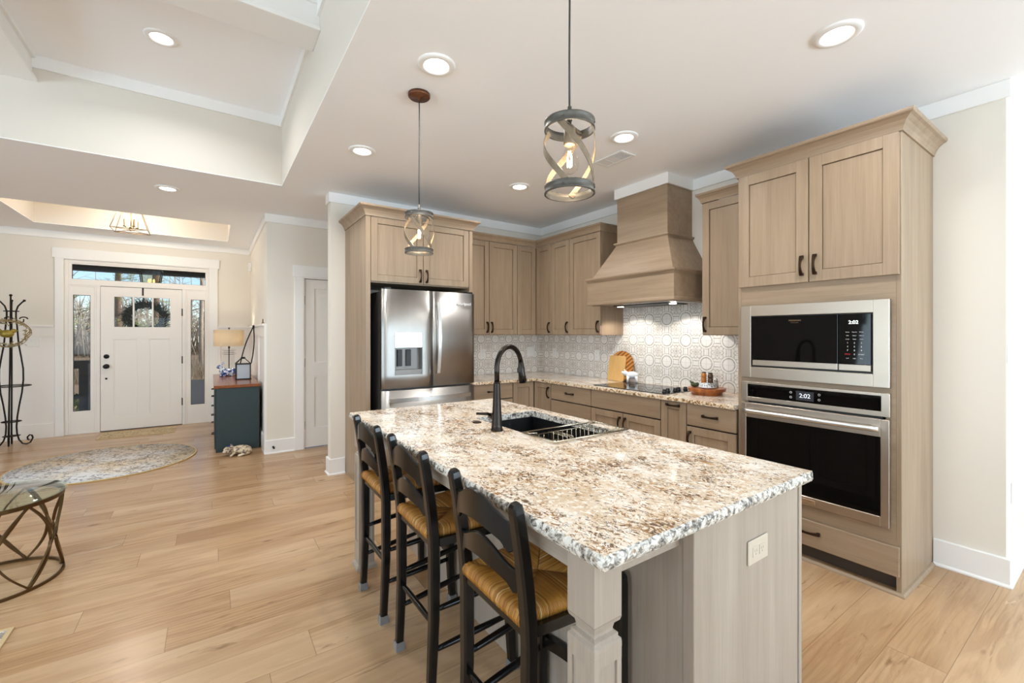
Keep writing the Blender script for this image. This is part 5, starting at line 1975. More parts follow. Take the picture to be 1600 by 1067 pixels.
# ------------------------------------------------------------------ pendants
def make_pendant(label, x, y, ztop):
    o = thing('pendant_lamp', label, 'pendant lamp', (x, y, CEIL), 'pendants over the island')
    c = (x, y, 0)
    R_ = 0.079
    zt, zb = ztop, ztop - 0.232
    m = M(); m.lathe([(0.062, CEIL - 0.0005), (0.062, CEIL - 0.016), (0.058, CEIL - 0.021), (0.010, CEIL - 0.023), (0.008, CEIL - 0.035), (0, CEIL - 0.035)], c, 32); m.make('ceiling_canopy', 'canopy_copper', o)
    m = M(); m.tube([(x, y, CEIL - 0.03), (x + 0.0015, y, CEIL - 0.2), (x - 0.001, y, zt + 0.2), (x, y, zt + 0.03)], 0.0032, 8); m.make('cord', 'cord_grey', o)
    m = M(); m.lathe([(0.0045, zt + 0.050), (0.0075, zt + 0.048), (0.0075, zt + 0.030), (0.009, zt + 0.028), (0.009, zt + 0.004), (0.006, zt), (0.006, zt - 0.02)], c, 18); m.make('stem', 'pendant_zinc', o)

    def ring(z0, z1, nm):
        m = M()
        m.lathe([(R_ - 0.004, z0), (R_ + 0.002, z0), (R_ + 0.002, z0 + 0.004), (R_, z0 + 0.006), (R_, z1 - 0.006), (R_ + 0.002, z1 - 0.004), (R_ + 0.002, z1), (R_ - 0.004, z1), (R_ - 0.003, (z0 + z1) / 2), (R_ - 0.004, z0)], c, 40, caps=False)
        for q in range(4):
            a = q * pi / 2 + 0.6
            m.ball((x + (R_ + 0.001) * cos(a), y + (R_ + 0.001) * sin(a), (z0 + z1) / 2), 0.003, seg=8, rings=6)
        m.make(nm, 'pendant_zinc', o)
    ring(zb, zb + 0.026, 'ring'); ring(zt - 0.028, zt, 'ring')
    m = M()
    for a in (0.3, 0.3 + pi):
        m.sweep([(x, y, zt - 0.010), (x + R_ * cos(a), y + R_ * sin(a), zt - 0.010)], SQ(0.012, 0.003))
    m.make('cross_bar', 'pendant_zinc', o)
    for q in range(4):
        a0 = q * pi / 2 + 0.35
        m = M()
        n = 18
        pts = [(x + (R_ - 0.005 + 0.010 * sin(pi * i / n)) * cos(a0 + 2.0 * i / n), y + (R_ - 0.005 + 0.010 * sin(pi * i / n)) * sin(a0 + 2.0 * i / n), zt - 0.016 - (zt - zb - 0.030) * i / n) for i in range(n + 1)]

        def fn():
            rings = []
            for i, p in enumerate(pts):
                p = Vector(p)
                rad = Vector((p.x - x, p.y - y, 0)).normalized()
                tg = (Vector(pts[min(i + 1, n)]) - Vector(pts[max(i - 1, 0)])).normalized()
                sd = rad.cross(tg).normalized()
                rings.append([m.b.verts.new(p + sd * a + rad * b) for a, b in ((-0.0095, -0.001), (0.0095, -0.001), (0.0095, 0.001), (-0.0095, 0.001))])
            for A, B in zip(rings, rings[1:]):
                for j in range(4):
                    m.b.faces.new((A[j], A[(j + 1) % 4], B[(j + 1) % 4], B[j]))
            m.b.faces.new(rings[0][::-1]); m.b.faces.new(rings[-1])
        m._new(fn)
        m.make('strap', 'pendant_strap', o)
    m = M(); m.lathe([(0.012, zt - 0.012), (0.018, zt - 0.020), (0.019, zt - 0.072), (0.017, zt - 0.076), (0, zt - 0.076)], c, 22); m.make('socket', 'pendant_strap', o)
    m = M(); m.lathe([(0.013, zt - 0.076), (0.016, zt - 0.092), (0.027, zt - 0.118), (0.030, zt - 0.136), (0.026, zt - 0.153), (0.014, zt - 0.164), (0, zt - 0.166)], c, 26, caps=False); bl = m.make('bulb', 'bulb_glass', o)
    m = M()
    for q in range(4):
        a = q * pi / 2
        m.tube([(x + 0.004 * cos(a), y + 0.004 * sin(a), zt - 0.095), (x + 0.009 * cos(a + 0.3), y + 0.009 * sin(a + 0.3), zt - 0.118), (x + 0.006 * cos(a + 0.6), y + 0.006 * sin(a + 0.6), zt - 0.145)], 0.0016, 6)
    m.make('filament', 'filament', bl)
    light('pendant_light', 'POINT', (x, y, zt - 0.128), 2.2, (1.0, 0.84, 0.64), 0.022)
    return o


make_pendant('small open-strap pendant lamp hanging near the refrigerator end of the island', 0.983, 2.367, 2.066)
make_pendant('small open-strap pendant lamp nearer the oven tower side, over the near half of the island', 0.946, 1.048, 2.052)

# ------------------------------------------------------------------ recessed lights and vent
def downlight(x, y, z, label, power):
    o = thing('recessed_light', label, 'ceiling light', (x, y, z), 'round recessed ceiling lights')
    m = M(); m.lathe([(0.096, 0.0), (0.096, -0.004), (0.088, -0.009), (0.070, -0.012), (0.062, -0.008), (0.060, -0.001), (0.060, 0)], (x, y, z - 0.0005), 40, caps=False); m.make('trim_ring', 'trim_white', o)
    m = M(); m.lathe([(0.0605, -0.001), (0.0605, -0.004), (0, -0.005)], (x, y, z - 0.0005), 32); m.make('lens', 'lamp_glow', o)
    light('recessed_light_beam', 'AREA', (x, y, z - 0.016), power, (1.0, 1.0, 0.985), 0.12, direction=(0, 0, -1), spread=radians(150))
    return o


PW = 7.5
downlight(-0.28, 3.79, 3.385, 'recessed light in the raised tray ceiling over the great room', PW * 1.2)
downlight(0.948, 2.058, CEIL, 'recessed light next to the round canopy of the far island pendant', PW)
downlight(2.367, 0.803, CEIL, 'recessed light in front of the tall oven cabinet', PW)
downlight(2.377, 2.069, CEIL, 'recessed light right beside the ceiling air vent', PW)
downlight(0.932, 3.336, CEIL, 'recessed light between the tray opening and the refrigerator cabinet', PW)
downlight(-0.341, 5.243, CEIL, 'recessed light on the flat ceiling between the big tray and the entry tray', PW)
downlight(2.368, 3.312, CEIL, 'recessed light nearest the corner wall cabinets', PW)

vt = thing('ceiling_vent', 'white rectangular air vent in the ceiling near the range hood', 'air vent', (2.608, 2.375, CEIL))
m = M()
x0, x1, y0, y1 = 2.527, 2.690, 2.225, 2.520
z = CEIL - 0.0005
for q in ((x0, x1, y0, y0 + 0.025), (x0, x1, y1 - 0.025, y1), (x0, x0 + 0.025, y0 + 0.025, y1 - 0.025), (x1 - 0.025, x1, y0 + 0.025, y1 - 0.025)):
    m.box((q[0], q[2], z - 0.007), (q[1], q[3], z), 0.002)
m.make('frame', 'vent_white', vt)
m = M(); m.box((x0 + 0.02, y0 + 0.02, z - 0.002), (x1 - 0.02, y1 - 0.02, z)); m.make('back', 'vent_dark', vt)
m = M()
ya_, yb_ = y0 + 0.028, y1 - 0.028
yc = ya_ + (yb_ - ya_) * 0.36
yd = ya_ + (yb_ - ya_) * 0.66
k = 0
y = ya_
while y < yc:
    m.box((x0 + 0.026, y, z - 0.006), (x1 - 0.026, y + 0.0045, z - 0.001)); y += 0.0105
m.box((x0 + 0.026, yc, z - 0.007), (x1 - 0.026, yc + 0.008, z - 0.001))
m.box((x0 + 0.026, yc + 0.008, z - 0.0055), (x1 - 0.026, yd, z - 0.001))
m.box((x0 + 0.026, yd + 0.002, z - 0.007), (x1 - 0.026, yd + 0.008, z - 0.001))
m.box((x0 + 0.026, yd + 0.010, z - 0.0055), (x1 - 0.026, yb_, z - 0.001))
m.make('grille', 'vent_white', vt)
# ------------------------------------------------------------------ entry hall
ch = thing('entry_chandelier', 'open bronze lantern chandelier with candle bulbs hanging in the entry tray', 'chandelier', (-0.81, 7.055, 3.02))
cxx, cyy = -0.812, 7.055
hb, ht, zb, zt = 0.170, 0.075, 2.635, 2.955
B = [(cxx + sx * hb, cyy + sy * hb, zb) for sx, sy in ((-1, -1), (1, -1), (1, 1), (-1, 1))]
T = [(cxx + sx * ht, cyy + sy * ht, zt) for sx, sy in ((-1, -1), (1, -1), (1, 1), (-1, 1))]
m = M()
for i in range(4):
    m.sweep([B[i], B[(i + 1) % 4]], SQ(0.006, 0.006)); m.sweep([T[i], T[(i + 1) % 4]], SQ(0.006, 0.006)); m.sweep([B[i], T[i]], SQ(0.0065, 0.0065), up=(1, 0, 0.1))
    m.sweep([B[i], (cxx, cyy, zb + 0.012)], SQ(0.006, 0.006)); m.sweep([T[i], (cxx, cyy, zt)], SQ(0.006, 0.006))
m.make('frame', 'brass', ch)
m = M(); m.tube([(cxx, cyy, zb + 0.005), (cxx, cyy, 3.0)], 0.006, 8); m.ball((cxx, cyy, zb + 0.008), 0.012); m.lathe([(0.06, 3.0), (0.06, 3.018), (0, 3.019)], (cxx, cyy, 0), 24); m.make('stem', 'brass', ch)
for i in range(4):
    a = i * pi / 2 + 0.5
    px, py = cxx + 0.062 * cos(a), cyy + 0.062 * sin(a)
    m = M(); m.tube([(cxx, cyy, zb + 0.05), (cxx + 0.04 * cos(a), cyy + 0.04 * sin(a), zb + 0.03), (px, py, zb + 0.045)], 0.004, 8); m.lathe([(0.014, zb + 0.042), (0.016, zb + 0.05), (0.011, zb + 0.055), (0.011, zb + 0.135), (0, zb + 0.136)], (px, py, 0), 14); m.make('candle', 'brass', ch)
    m = M(); m.lathe([(0.006, zb + 0.136), (0.013, zb + 0.155), (0.011, zb + 0.175), (0.003, zb + 0.205), (0, zb + 0.206)], (px, py, 0), 14); m.make('bulb', 'candle_glow', ch)
light('chandelier_light', 'POINT', (cxx, cyy, zb + 0.17), 34.0, (1.0, 0.88, 0.74), 0.05)

# console chest
CX0, CX1, CY0_, CY1_ = 0.043, 0.478, 6.075, 7.78
co = thing('console_chest', 'dark teal chest with a wooden top along the right wall of the entry', 'chest', (0.26, 6.93, 0))
m = M(); m.box((CX0, CY0_, 0), (CX1, CY1_, 0.742), 0.003); m.make('body', 'teal_paint', co)
m = M(); m.box((CX0 - 0.022, CY0_ - 0.024, 0.742), (CX1 + 0.006, CY1_ + 0.02, 0.776), 0.004); m.make('top', 'console_top', co)
for r, (z0, z1) in enumerate(((0.50, 0.72), (0.27, 0.49), (0.04, 0.26))):
    for k in range(2):
        a0 = CY0_ + 0.03 + k * 0.835
        d = M(); d.face_box('-x', CX0, a0, a0 + 0.80, z0, z1, 0, 0.014, bev=0.002); dd = d.make('drawer', 'teal_paint', co)
        for q in (0.4,):
            p = M(); p.tube([(CX0 - 0.012, a0 + q - 0.045, (z0 + z1) / 2), (CX0 - 0.040, a0 + q - 0.045, (z0 + z1) / 2), (CX0 - 0.040, a0 + q + 0.045, (z0 + z1) / 2), (CX0 - 0.012, a0 + q + 0.045, (z0 + z1) / 2)], 0.0055, 8); p.make('handle', 'black_metal', dd)

ZC = 0.776
lm = thing('table_lamp', 'table lamp with a drum linen shade and clear stacked base on the teal chest', 'lamp', (0.212, 7.60, ZC))
lx, ly = 0.212, 7.60
m = M(); m.lathe([(0.188, 1.198), (0.188, 1.432), (0.185, 1.432), (0.185, 1.198), (0.188, 1.198)], (lx, ly, 0), 48, caps=False); m.make('lamp_shade', 'linen_shade', lm)
m = M(); m.box((lx - 0.075, ly - 0.075, ZC), (lx + 0.075, ly + 0.075, ZC + 0.085), 0.004); m.make('base', 'console_top', lm)
m = M()
m.box((lx - 0.068, ly - 0.068, ZC + 0.085), (lx + 0.068, ly + 0.068, ZC + 0.30), 0.006)
m.box((lx - 0.085, ly - 0.085, ZC + 0.30), (lx + 0.085, ly + 0.085, ZC + 0.325), 0.006)
m.box((lx - 0.068, ly - 0.068, ZC + 0.325), (lx + 0.068, ly + 0.068, ZC + 0.352), 0.006)
m.box((lx - 0.085, ly - 0.085, ZC + 0.352), (lx + 0.085, ly + 0.085, ZC + 0.377), 0.006)
m.make('body', 'clear_acrylic', lm)
m = M(); m.tube([(lx, ly, ZC + 0.08), (lx, ly, ZC + 0.40)], 0.007, 10); m.lathe([(0.012, ZC + 0.385), (0.014, ZC + 0.40), (0.010, ZC + 0.42)], (lx, ly, 0), 16); m.tube([(lx, ly, ZC + 0.42), (lx, ly, 1.45)], 0.004, 8); m.ball((lx, ly, 1.455), 0.012); m.make('stem', 'faucet_bronze', lm)
m = M(); m.ball((lx, ly, 1.31), (0.03, 0.03, 0.04)); m.make('bulb', 'lamp_glow', lm)
light('table_lamp_light', 'POINT', (lx, ly, 1.31), 12.0, (1.0, 0.88, 0.70), 0.045)

rx_, ry_ = 0.175, 7.36
m = M()
c = Vector((rx_, ry_, ZC))
m.ball(c + Vector((0.02, 0, 0.055)), (0.085, 0.05, 0.052)); m.ball(c + Vector((0.075, 0, 0.06)), (0.05, 0.05, 0.055)); m.ball(c + Vector((-0.045, 0, 0.075)), (0.042, 0.04, 0.06))
m.ball(c + Vector((-0.075, 0, 0.135)), (0.032, 0.028, 0.032)); m.ball(c + Vector((-0.10, 0, 0.128)), (0.018, 0.018, 0.016)); m.ball(c + Vector((0.122, 0, 0.05)), 0.016)
m.tube([c + Vector((-0.065, 0.012, 0.155)), c + Vector((-0.045, 0.016, 0.185)), c + Vector((-0.022, 0.016, 0.198))], [0.008, 0.012, 0.006], 8)
m.tube([c + Vector((-0.065, -0.012, 0.155)), c + Vector((-0.040, -0.016, 0.180)), c + Vector((-0.016, -0.016, 0.190))], [0.008, 0.012, 0.006], 8)
for sx in (-0.065, -0.03, 0.06):
    for sy in (-0.025, 0.025):
        m.ball(c + Vector((sx, sy, 0.013)), (0.024, 0.015, 0.013))
solo('rabbit_figurine', m, 'blue_white_glaze', 'blue and white ceramic rabbit figurine in front of the table lamp', 'figurine', loc=c)

lx2, ly2 = 0.345, 6.79
la = thing('candle_lantern', 'black-framed glass candle lantern with long strap handle on the teal chest', 'lantern', (lx2, ly2, ZC))
h = 0.085
m = M()
m.box((lx2 - h - 0.006, ly2 - h - 0.006, ZC), (lx2 + h + 0.006, ly2 + h + 0.006, ZC + 0.014), 0.002); m.box((lx2 - h - 0.004, ly2 - h - 0.004, ZC + 0.196), (lx2 + h + 0.004, ly2 + h + 0.004, ZC + 0.208), 0.002)
for sx in (-1, 1):
    for sy in (-1, 1):
        m.box((lx2 + sx * h, ly2 + sy * h, ZC + 0.014), (lx2 + sx * (h - 0.013), ly2 + sy * (h - 0.013), ZC + 0.196))
        m.tube([(lx2 + sx * h, ly2 + sy * h, ZC + 0.205), (lx2 + sx * 0.018, ly2 + sy * 0.018, ZC + 0.275)], 0.005, 6)
m.lathe([(0.026, 0.268), (0.03, 0.28), (0.02, 0.292), (0, 0.294)], (lx2, ly2, ZC), 16)
m.make('frame', 'black_metal', la)
m = M()
for q in ((-h + 0.004, -h + 0.013, -h + 0.007, h - 0.013), (h - 0.007, -h + 0.013, h - 0.004, h - 0.013), (-h + 0.013, -h + 0.004, h - 0.013, -h + 0.007), (-h + 0.013, h - 0.007, h - 0.013, h - 0.004)):
    m.box((lx2 + q[0], ly2 + q[1], ZC + 0.014), (lx2 + q[2], ly2 + q[3], ZC + 0.196))
m.make('pane', 'lantern_pane', la)
m = M(); m.lathe([(0.032, 0), (0.032, 0.11), (0, 0.11)], (lx2, ly2, ZC + 0.014), 20); m.make('candle', 'ceramic_white', la)
m = M()
tp = (0.462, ly2 - 0.05, ZC + 0.70)
for sx in (-1, 1):
    b0 = Vector((lx2 + 0.03 + sx * 0.062, ly2 - 0.03, ZC + 0.206))
    m.sweep(arc(10, lambda t: b0.lerp(Vector(tp), t) + Vector((0.018 * sin(pi * t) * (1 if sx > 0 else -1.0), 0, 0))), SQ(0.014, 0.006), up=(0, 1, 0))
m.box((tp[0] - 0.012, tp[1] - 0.006, tp[2] - 0.03), (tp[0] + 0.012, tp[1] + 0.006, tp[2] + 0.012), 0.003)
m.make('handle', 'black_metal', la)

m = M(); c = Vector((0.487, 5.755, 1.4935))
m.box(c + Vector((-0.014, -0.02, 0)), c + Vector((0.014, 0.02, 0.010)), 0.002); m.tube([c + Vector((0, -0.012, 0.010)), c + Vector((0, 0.014, 0.030)), c + Vector((0, -0.012, 0.044)), c + Vector((0, 0.014, 0.050))], 0.006, 8)
solo('brass_trinket', m, 'brass', 'tiny brass ornament sitting on the wainscot cap at the hall corner', 'ornament', loc=c)
m = M(); m.box((0.468, 7.94, 2.36), (0.519, 8.0, 2.485), 0.012, seg=2)
solo('motion_sensor', m, 'plate_white', 'small white sensor box high on the entry wall by the corner', 'sensor', loc=(0.5, 7.97, 2.36))
m = M(); m.lathe([(0.012, 0), (0.012, -0.006), (0.004, -0.009), (0.004, -0.05), (0.010, -0.052), (0.011, -0.064), (0.006, -0.07), (0, -0.07)], (0.585, 5.682, 0.075), 14, axis='y')
solo('door_stop', m, 'black_metal', 'small black spring door stop on the hall baseboard', 'door stop', loc=(0.585, 5.682, 0.075))

# frog
fg = thing('frog_figurine', 'speckled stone frog doorstop on the floor in front of the teal chest', 'figurine', (0.255, 5.86, 0))
m = M(); c = Vector((0.255, 5.86, 0))
m.ball(c + Vector((0.02, 0, 0.056)), (0.105, 0.07, 0.048)); m.ball(c + Vector((-0.085, -0.005, 0.072)), (0.062, 0.055, 0.036)); m.ball(c + Vector((-0.105, -0.005, 0.05)), (0.05, 0.05, 0.018))
for sy in (-1, 1):
    m.ball(c + Vector((-0.07, sy * 0.03, 0.105)), 0.016)
    m.ball(c + Vector((0.075, sy * 0.068, 0.042)), (0.06, 0.028, 0.034), mtx=Matrix.Rotation(-0.4 * sy, 4, 'Z'))
    m.tube([c + Vector((0.10, sy * 0.075, 0.03)), c + Vector((0.02, sy * 0.105, 0.015)), c + Vector((-0.01, sy * 0.10, 0.010))], [0.022, 0.014, 0.010], 8)
    m.tube([c + Vector((-0.04, sy * 0.055, 0.055)), c + Vector((-0.055, sy * 0.082, 0.03)), c + Vector((-0.085, sy * 0.085, 0.010))], [0.020, 0.014, 0.011], 8)
m.make('body', 'frog_stone', fg)
m = M(); m.ball(c + Vector((-0.085, -0.005, 0.108)), (0.032, 0.030, 0.014)); m.make('hat', 'navy_glaze', fg)

# rugs
def disc_rug(name, cx, cy, r, label):
    o = thing(name, label, 'rug', (cx, cy, 0))
    m = M(); m.lathe([(r - 0.012, 0.0005), (r - 0.012, 0.0095), (0, 0.0095)], (cx, cy, 0), 96); m.make('pile', 'rug_faded', o)
    m = M(); m.lathe([(r - 0.012, 0.0005), (r, 0.0005), (r + 0.002, 0.005), (r, 0.010), (r - 0.012, 0.010), (r - 0.012, 0.0005)], (cx, cy, 0), 96, caps=False); m.make('binding', 'rug_binding', o)


disc_rug('round_rug', -0.905, 6.30, 0.765, 'round faded grey and tan rug on the floor before the entry door')
o = thing('door_mat', 'small rectangular tan patterned mat at the foot of the entry door', 'mat', (-0.83, 7.91, 0))
m = M(); m.box((-1.215, 7.705, 0.0005), (-0.440, 8.12, 0.008)); m.make('pile', 'door_mat', o)
m = M()
for q in ((-1.232, 7.688, -0.423, 7.705), (-1.232, 8.12, -0.423, 8.137), (-1.232, 7.705, -1.215, 8.12), (-0.440, 7.705, -0.423, 8.12)):
    m.box((q[0], q[1], 0.0005), (q[2], q[3], 0.009), 0.002)
m.make('binding', 'mat_binding', o)
o = thing('area_rug', 'corner of a pale patterned area rug by the glass side table', 'rug', (-2.2, 1.6, 0))
m = M(); m.box((-3.7, 0.20, 0.0005), (-0.775, 2.972, 0.009)); m.make('pile', 'rug_dark_edge', o)
m = M()
for q in ((-3.72, 0.18, -0.755, 0.20), (-3.72, 2.972, -0.755, 2.992), (-3.72, 0.20, -3.7, 2.972), (-0.775, 0.20, -0.755, 2.972)):
    m.box((q[0], q[1], 0.0005), (q[2], q[3], 0.010), 0.002)
m.make('binding', 'mat_binding', o)

# glass side table
tcx, tcy, tr_ = -0.998, 3.577, 0.285
o = thing('side_table', 'round glass-topped side table on a looping bronze base', 'side table', (tcx, tcy, 0))
m = M(); m.lathe([(tr_ + 0.012, 0.468), (tr_ + 0.016, 0.473), (tr_ + 0.012, 0.478), (0, 0.478)], (tcx, tcy, 0), 64); m.lathe([(0, 0.468), (tr_ + 0.012, 0.468)], (tcx, tcy, 0), 64, caps=False); m.make('glass_top', 'table_glass', o)
m = M()
circ = lambda r, z: [(tcx + r * cos(2 * pi * i / 64), tcy + r * sin(2 * pi * i / 64), z) for i in range(64)]
m.sweep(circ(tr_, 0.456), SQ(0.010, 0.022), closed=True); m.make('ring', 'gold_bronze', o)
m = M(); m.sweep(circ(tr_, 0.008), SQ(0.010, 0.016), closed=True); m.make('ring', 'gold_bronze', o)
for k in range(6):
    a0 = k * pi / 3 + 0.25
    for sgn in (-1, 1):
        m = M()
        m.sweep(arc(24, lambda t: (tcx + tr_ * (0.985 - 0.03 * sin(pi * t)) * cos(a0 + sgn * 0.44 * sin(pi * t)), tcy + tr_ * (0.985 - 0.03 * sin(pi * t)) * sin(a0 + sgn * 0.44 * sin(pi * t)), 0.014 + 0.436 * t)), SQ(0.013, 0.009), up=(0.01, 0.0, 1))
        m.make('loop', 'gold_bronze', o)
    m = M(); m.sweep(arc(16, lambda t: (tcx + tr_ * 0.955 * cos(a0 + pi / 3 * t), tcy + tr_ * 0.955 * sin(a0 + pi / 3 * t), 0.012 + 0.438 * t)), SQ(0.011, 0.008), up=(0.01, 0, 1)); m.make('strut', 'gold_bronze', o)

# wrought-iron stand with a bird wreath
sx0, sy0 = -2.018, 7.88
st = thing('iron_stand', 'tall wrought-iron lyre-shaped stand against the wainscot left of the entry door', 'stand', (sx0, sy0, 0))
U2X = lambda u: (u - 17) * 0.00553
V2Z = lambda v: 1.372 - (v - 521.8) * 0.00790
prof = [(36.7, 464), (33, 467), (27, 473), (24, 481), (24, 490), (25.5, 503), (28, 532), (32, 553), (35, 571), (35.2, 588), (33, 608), (29, 627), (26, 645), (24.8, 660), (25.5, 671), (28.5, 681), (34, 687.5), (40, 689.5), (46, 687), (50, 680), (48.5, 676), (45, 675), (41.5, 678), (42, 682), (45, 682.5)]
for ang in (0, pi, pi / 2 + 0.2):
    m = M()
    path = [(sx0 + U2X(u) * cos(ang), sy0 + U2X(u) * sin(ang) * 0.9, max(0.009, V2Z(v) - V2Z(690))) for u, v in prof]
    m.tube(path, 0.0085, 8); m.ball(path[0], 0.014, seg=10, rings=8)
    m.make('scroll_leg', 'iron', st)
m = M(); m.tube([(sx0, sy0 - 0.02, 1.84), (sx0 - 0.004, sy0 - 0.02, 1.3), (sx0 - 0.012, sy0 - 0.02, 0.6), (sx0 - 0.018, sy0 - 0.02, 0.06), (sx0 - 0.018, sy0 - 0.02, 0.0)], [0.008, 0.008, 0.008, 0.011, 0.007], 8); m.ball((sx0, sy0 - 0.02, 1.845), 0.015, seg=10, rings=8); m.make('center_rod', 'iron', st)
for z, r in ((0.735, 0.165), (0.30, 0.082), (1.652, 0.062)):
    m = M(); m.tube([(sx0 + r * cos(2 * pi * i / 36), sy0 + r * sin(2 * pi * i / 36), z) for i in range(36)], 0.006, 6, closed=True); m.tube([(sx0 - r, sy0, z), (sx0 + r, sy0, z)], 0.004, 6); m.make('shelf_ring', 'iron', st)
m = M(); m.lathe([(0.075, 0.12), (0.078, 0.126), (0, 0.132)], (sx0, sy0, 0), 28); m.make('tray', 'iron', st)
for dx in (0.0, 0.125, -0.125):
    m = M(); m.tube([(sx0 + dx * 0.3, sy0, 1.50), (sx0 + dx * 0.7, sy0 - 0.06, 1.505), (sx0 + dx, sy0 - 0.09, 1.525), (sx0 + dx, sy0 - 0.09, 1.555)], 0.006, 8)
    m.tube(arc(8, lambda t: (sx0 + dx + 0.034 * cos(pi * t), sy0 - 0.09, 1.555 + 0.024 * sin(pi * t))), 0.007, 8); m.make('hook', 'iron', st)

rnd = random.Random(8)
wc = Vector((sx0 + 0.01, sy0 - 0.125, 1.385))
wr = thing('twig_wreath', 'thin leafy twig wreath with a small bird hanging on the iron stand', 'wreath', wc)
m = M()
WR, WZ = 0.165, 0.155
for k in range(7):
    ph = rnd.uniform(0, 6.28)
    m.tube([(wc.x + (WR + 0.018 * sin(3 * t + ph) + 0.008 * sin(7 * t + ph)) * cos(t), wc.y + 0.012 * sin(4 * t + ph), wc.z + (WZ + 0.018 * sin(3 * t + ph)) * sin(t)) for t in [2 * pi * i / 48 for i in range(48)]], 0.0032, 5, closed=True)
m.make('twigs', 'twig', wr)
m = M()
for k in range(190):
    t = rnd.uniform(0, 2 * pi)
    if 0.3 < t < 0.75:
        continue
    p = wc + Vector(((WR + rnd.gauss(0, 0.02)) * cos(t), rnd.gauss(-0.008, 0.014), (WZ + rnd.gauss(0, 0.02)) * sin(t)))
    d = Vector((rnd.gauss(0, 1), rnd.gauss(-0.3, 0.5), rnd.gauss(0, 1))).normalized()
    s_ = d.cross(Vector((rnd.gauss(0, 1), rnd.gauss(0, 1), rnd.gauss(0, 1)))).normalized()
    L_ = rnd.uniform(0.024, 0.044)
    m.poly([p, p + d * L_ * 0.5 + s_ * L_ * 0.22, p + d * L_, p + d * L_ * 0.5 - s_ * L_ * 0.22])
lv = m.make('leaves', 'twig_leaf', wr)
lv['kind'] = 'stuff'
m = M()
b0 = wc + Vector((-0.012, -0.012, -0.010))
m.ball(b0, (0.062, 0.035, 0.048)); m.ball(b0 + Vector((0.055, 0, 0.034)), (0.028, 0.024, 0.026)); m.tube([b0 + Vector((0.075, 0, 0.036)), b0 + Vector((0.098, 0, 0.040))], [0.009, 0.002], 8)
m.tube([b0 + Vector((-0.045, 0, 0.02)), b0 + Vector((-0.075, 0, 0.075))], [0.022, 0.008], 8)
m.make('bird', 'bird_green', wr)

# ------------------------------------------------------------------ beyond the entry door
hk = M(); hk.box((-0.830, 8.274, 1.93), (-0.812, 8.283, 2.045)); hk.box((-0.830, 8.274, 2.039), (-0.812, 8.345, 2.0415)); hk.box((-0.830, 8.338, 1.74), (-0.812, 8.345, 2.0415))
solo('wreath_hook', hk, 'iron', 'dark metal hook hung over the top of the entry door', 'hook', loc=(-0.821, 8.30, 1.93))
rnd = random.Random(4)
wc = Vector((-0.80, 8.40, 1.615))
ow = thing('evergreen_wreath', 'dark spiky evergreen wreath hanging outside the entry door glass', 'wreath', wc)
m = M()
for k in range(1500):
    t = rnd.uniform(0, 2 * pi)
    ph = rnd.uniform(0, 2 * pi)
    rr = 0.20 + 0.035 * cos(ph)
    p = wc + Vector((rr * cos(t), 0.03 * sin(ph), rr * 0.9 * sin(t)))
    d = Vector((cos(t) * rnd.uniform(-0.4, 1.2) - sin(t) * rnd.uniform(0.0, 1.0), rnd.gauss(0, 0.45), sin(t) * rnd.uniform(-0.4, 1.2) + cos(t) * rnd.uniform(0.0, 1.0))).normalized()
    s_ = d.cross(Vector((rnd.gauss(0, 1), rnd.gauss(0, 1), rnd.gauss(0, 1)))).normalized()
    L_ = rnd.uniform(0.06, 0.15)
    if p.y + d.y * L_ < 8.35:
        d.y = abs(d.y)
    m.poly([p - s_ * 0.006, p + d * L_, p + s_ * 0.006])
nd = m.make('needles', 'spruce', ow)
nd['kind'] = 'stuff'
m = M(); m.tube([(wc.x + 0.20 * cos(2 * pi * i / 40), wc.y, wc.z + 0.18 * sin(2 * pi * i / 40)) for i in range(40)], 0.022, 8, closed=True); m.make('ring', 'spruce', ow)

m = M(); m.box((-6, 8.42, -0.2), (5, 10.9, -0.05)); struct('porch_floor', m, 'deck_boards')
m = M(); m.box((-6, 8.42, 2.62), (5, 11.0, 2.70)); m.box((-6, 10.75, 2.52), (5, 11.0, 2.62)); struct('porch_ceiling', m, 'porch_dark')
pl = thing('porch_lantern', 'hanging porch lantern with glowing bulbs seen through the transom', 'lantern', (-0.855, 9.7, 2.62))
px, py = -0.855, 9.7
z0, z1, h0, h1 = 2.05, 2.46, 0.10, 0.145
m = M()
bt = [(px + sx * h0, py + sy * h0, z0) for sx, sy in ((-1, -1), (1, -1), (1, 1), (-1, 1))]
tp_ = [(px + sx * h1, py + sy * h1, z1) for sx, sy in ((-1, -1), (1, -1), (1, 1), (-1, 1))]
for i in range(4):
    m.sweep([bt[i], tp_[i]], SQ(0.014, 0.014), up=(1, 0, 0.1)); m.sweep([bt[i], bt[(i + 1) % 4]], SQ(0.014, 0.014)); m.sweep([tp_[i], tp_[(i + 1) % 4]], SQ(0.018, 0.016))
m.frustum([(px + sx * (h1 + 0.02), py + sy * (h1 + 0.02), z1 + 0.008) for sx, sy in ((-1, -1), (1, -1), (1, 1), (-1, 1))], [(px + sx * 0.05, py + sy * 0.05, z1 + 0.07) for sx, sy in ((-1, -1), (1, -1), (1, 1), (-1, 1))])
m.tube([(px, py, z1 + 0.06), (px, py, 2.62)], 0.008, 8)
m.tube([(px, py, z0), (px, py, z0 + 0.16)], 0.006, 8)
m.make('frame', 'lantern_glass_frame', pl)
m = M()
for i in range(4):
    a, b = Vector(bt[i]), Vector(bt[(i + 1) % 4]); c_, d_ = Vector(tp_[(i + 1) % 4]), Vector(tp_[i])
    m.poly([a, b, c_, d_])
m.make('pane', 'porch_lantern_glass', pl)
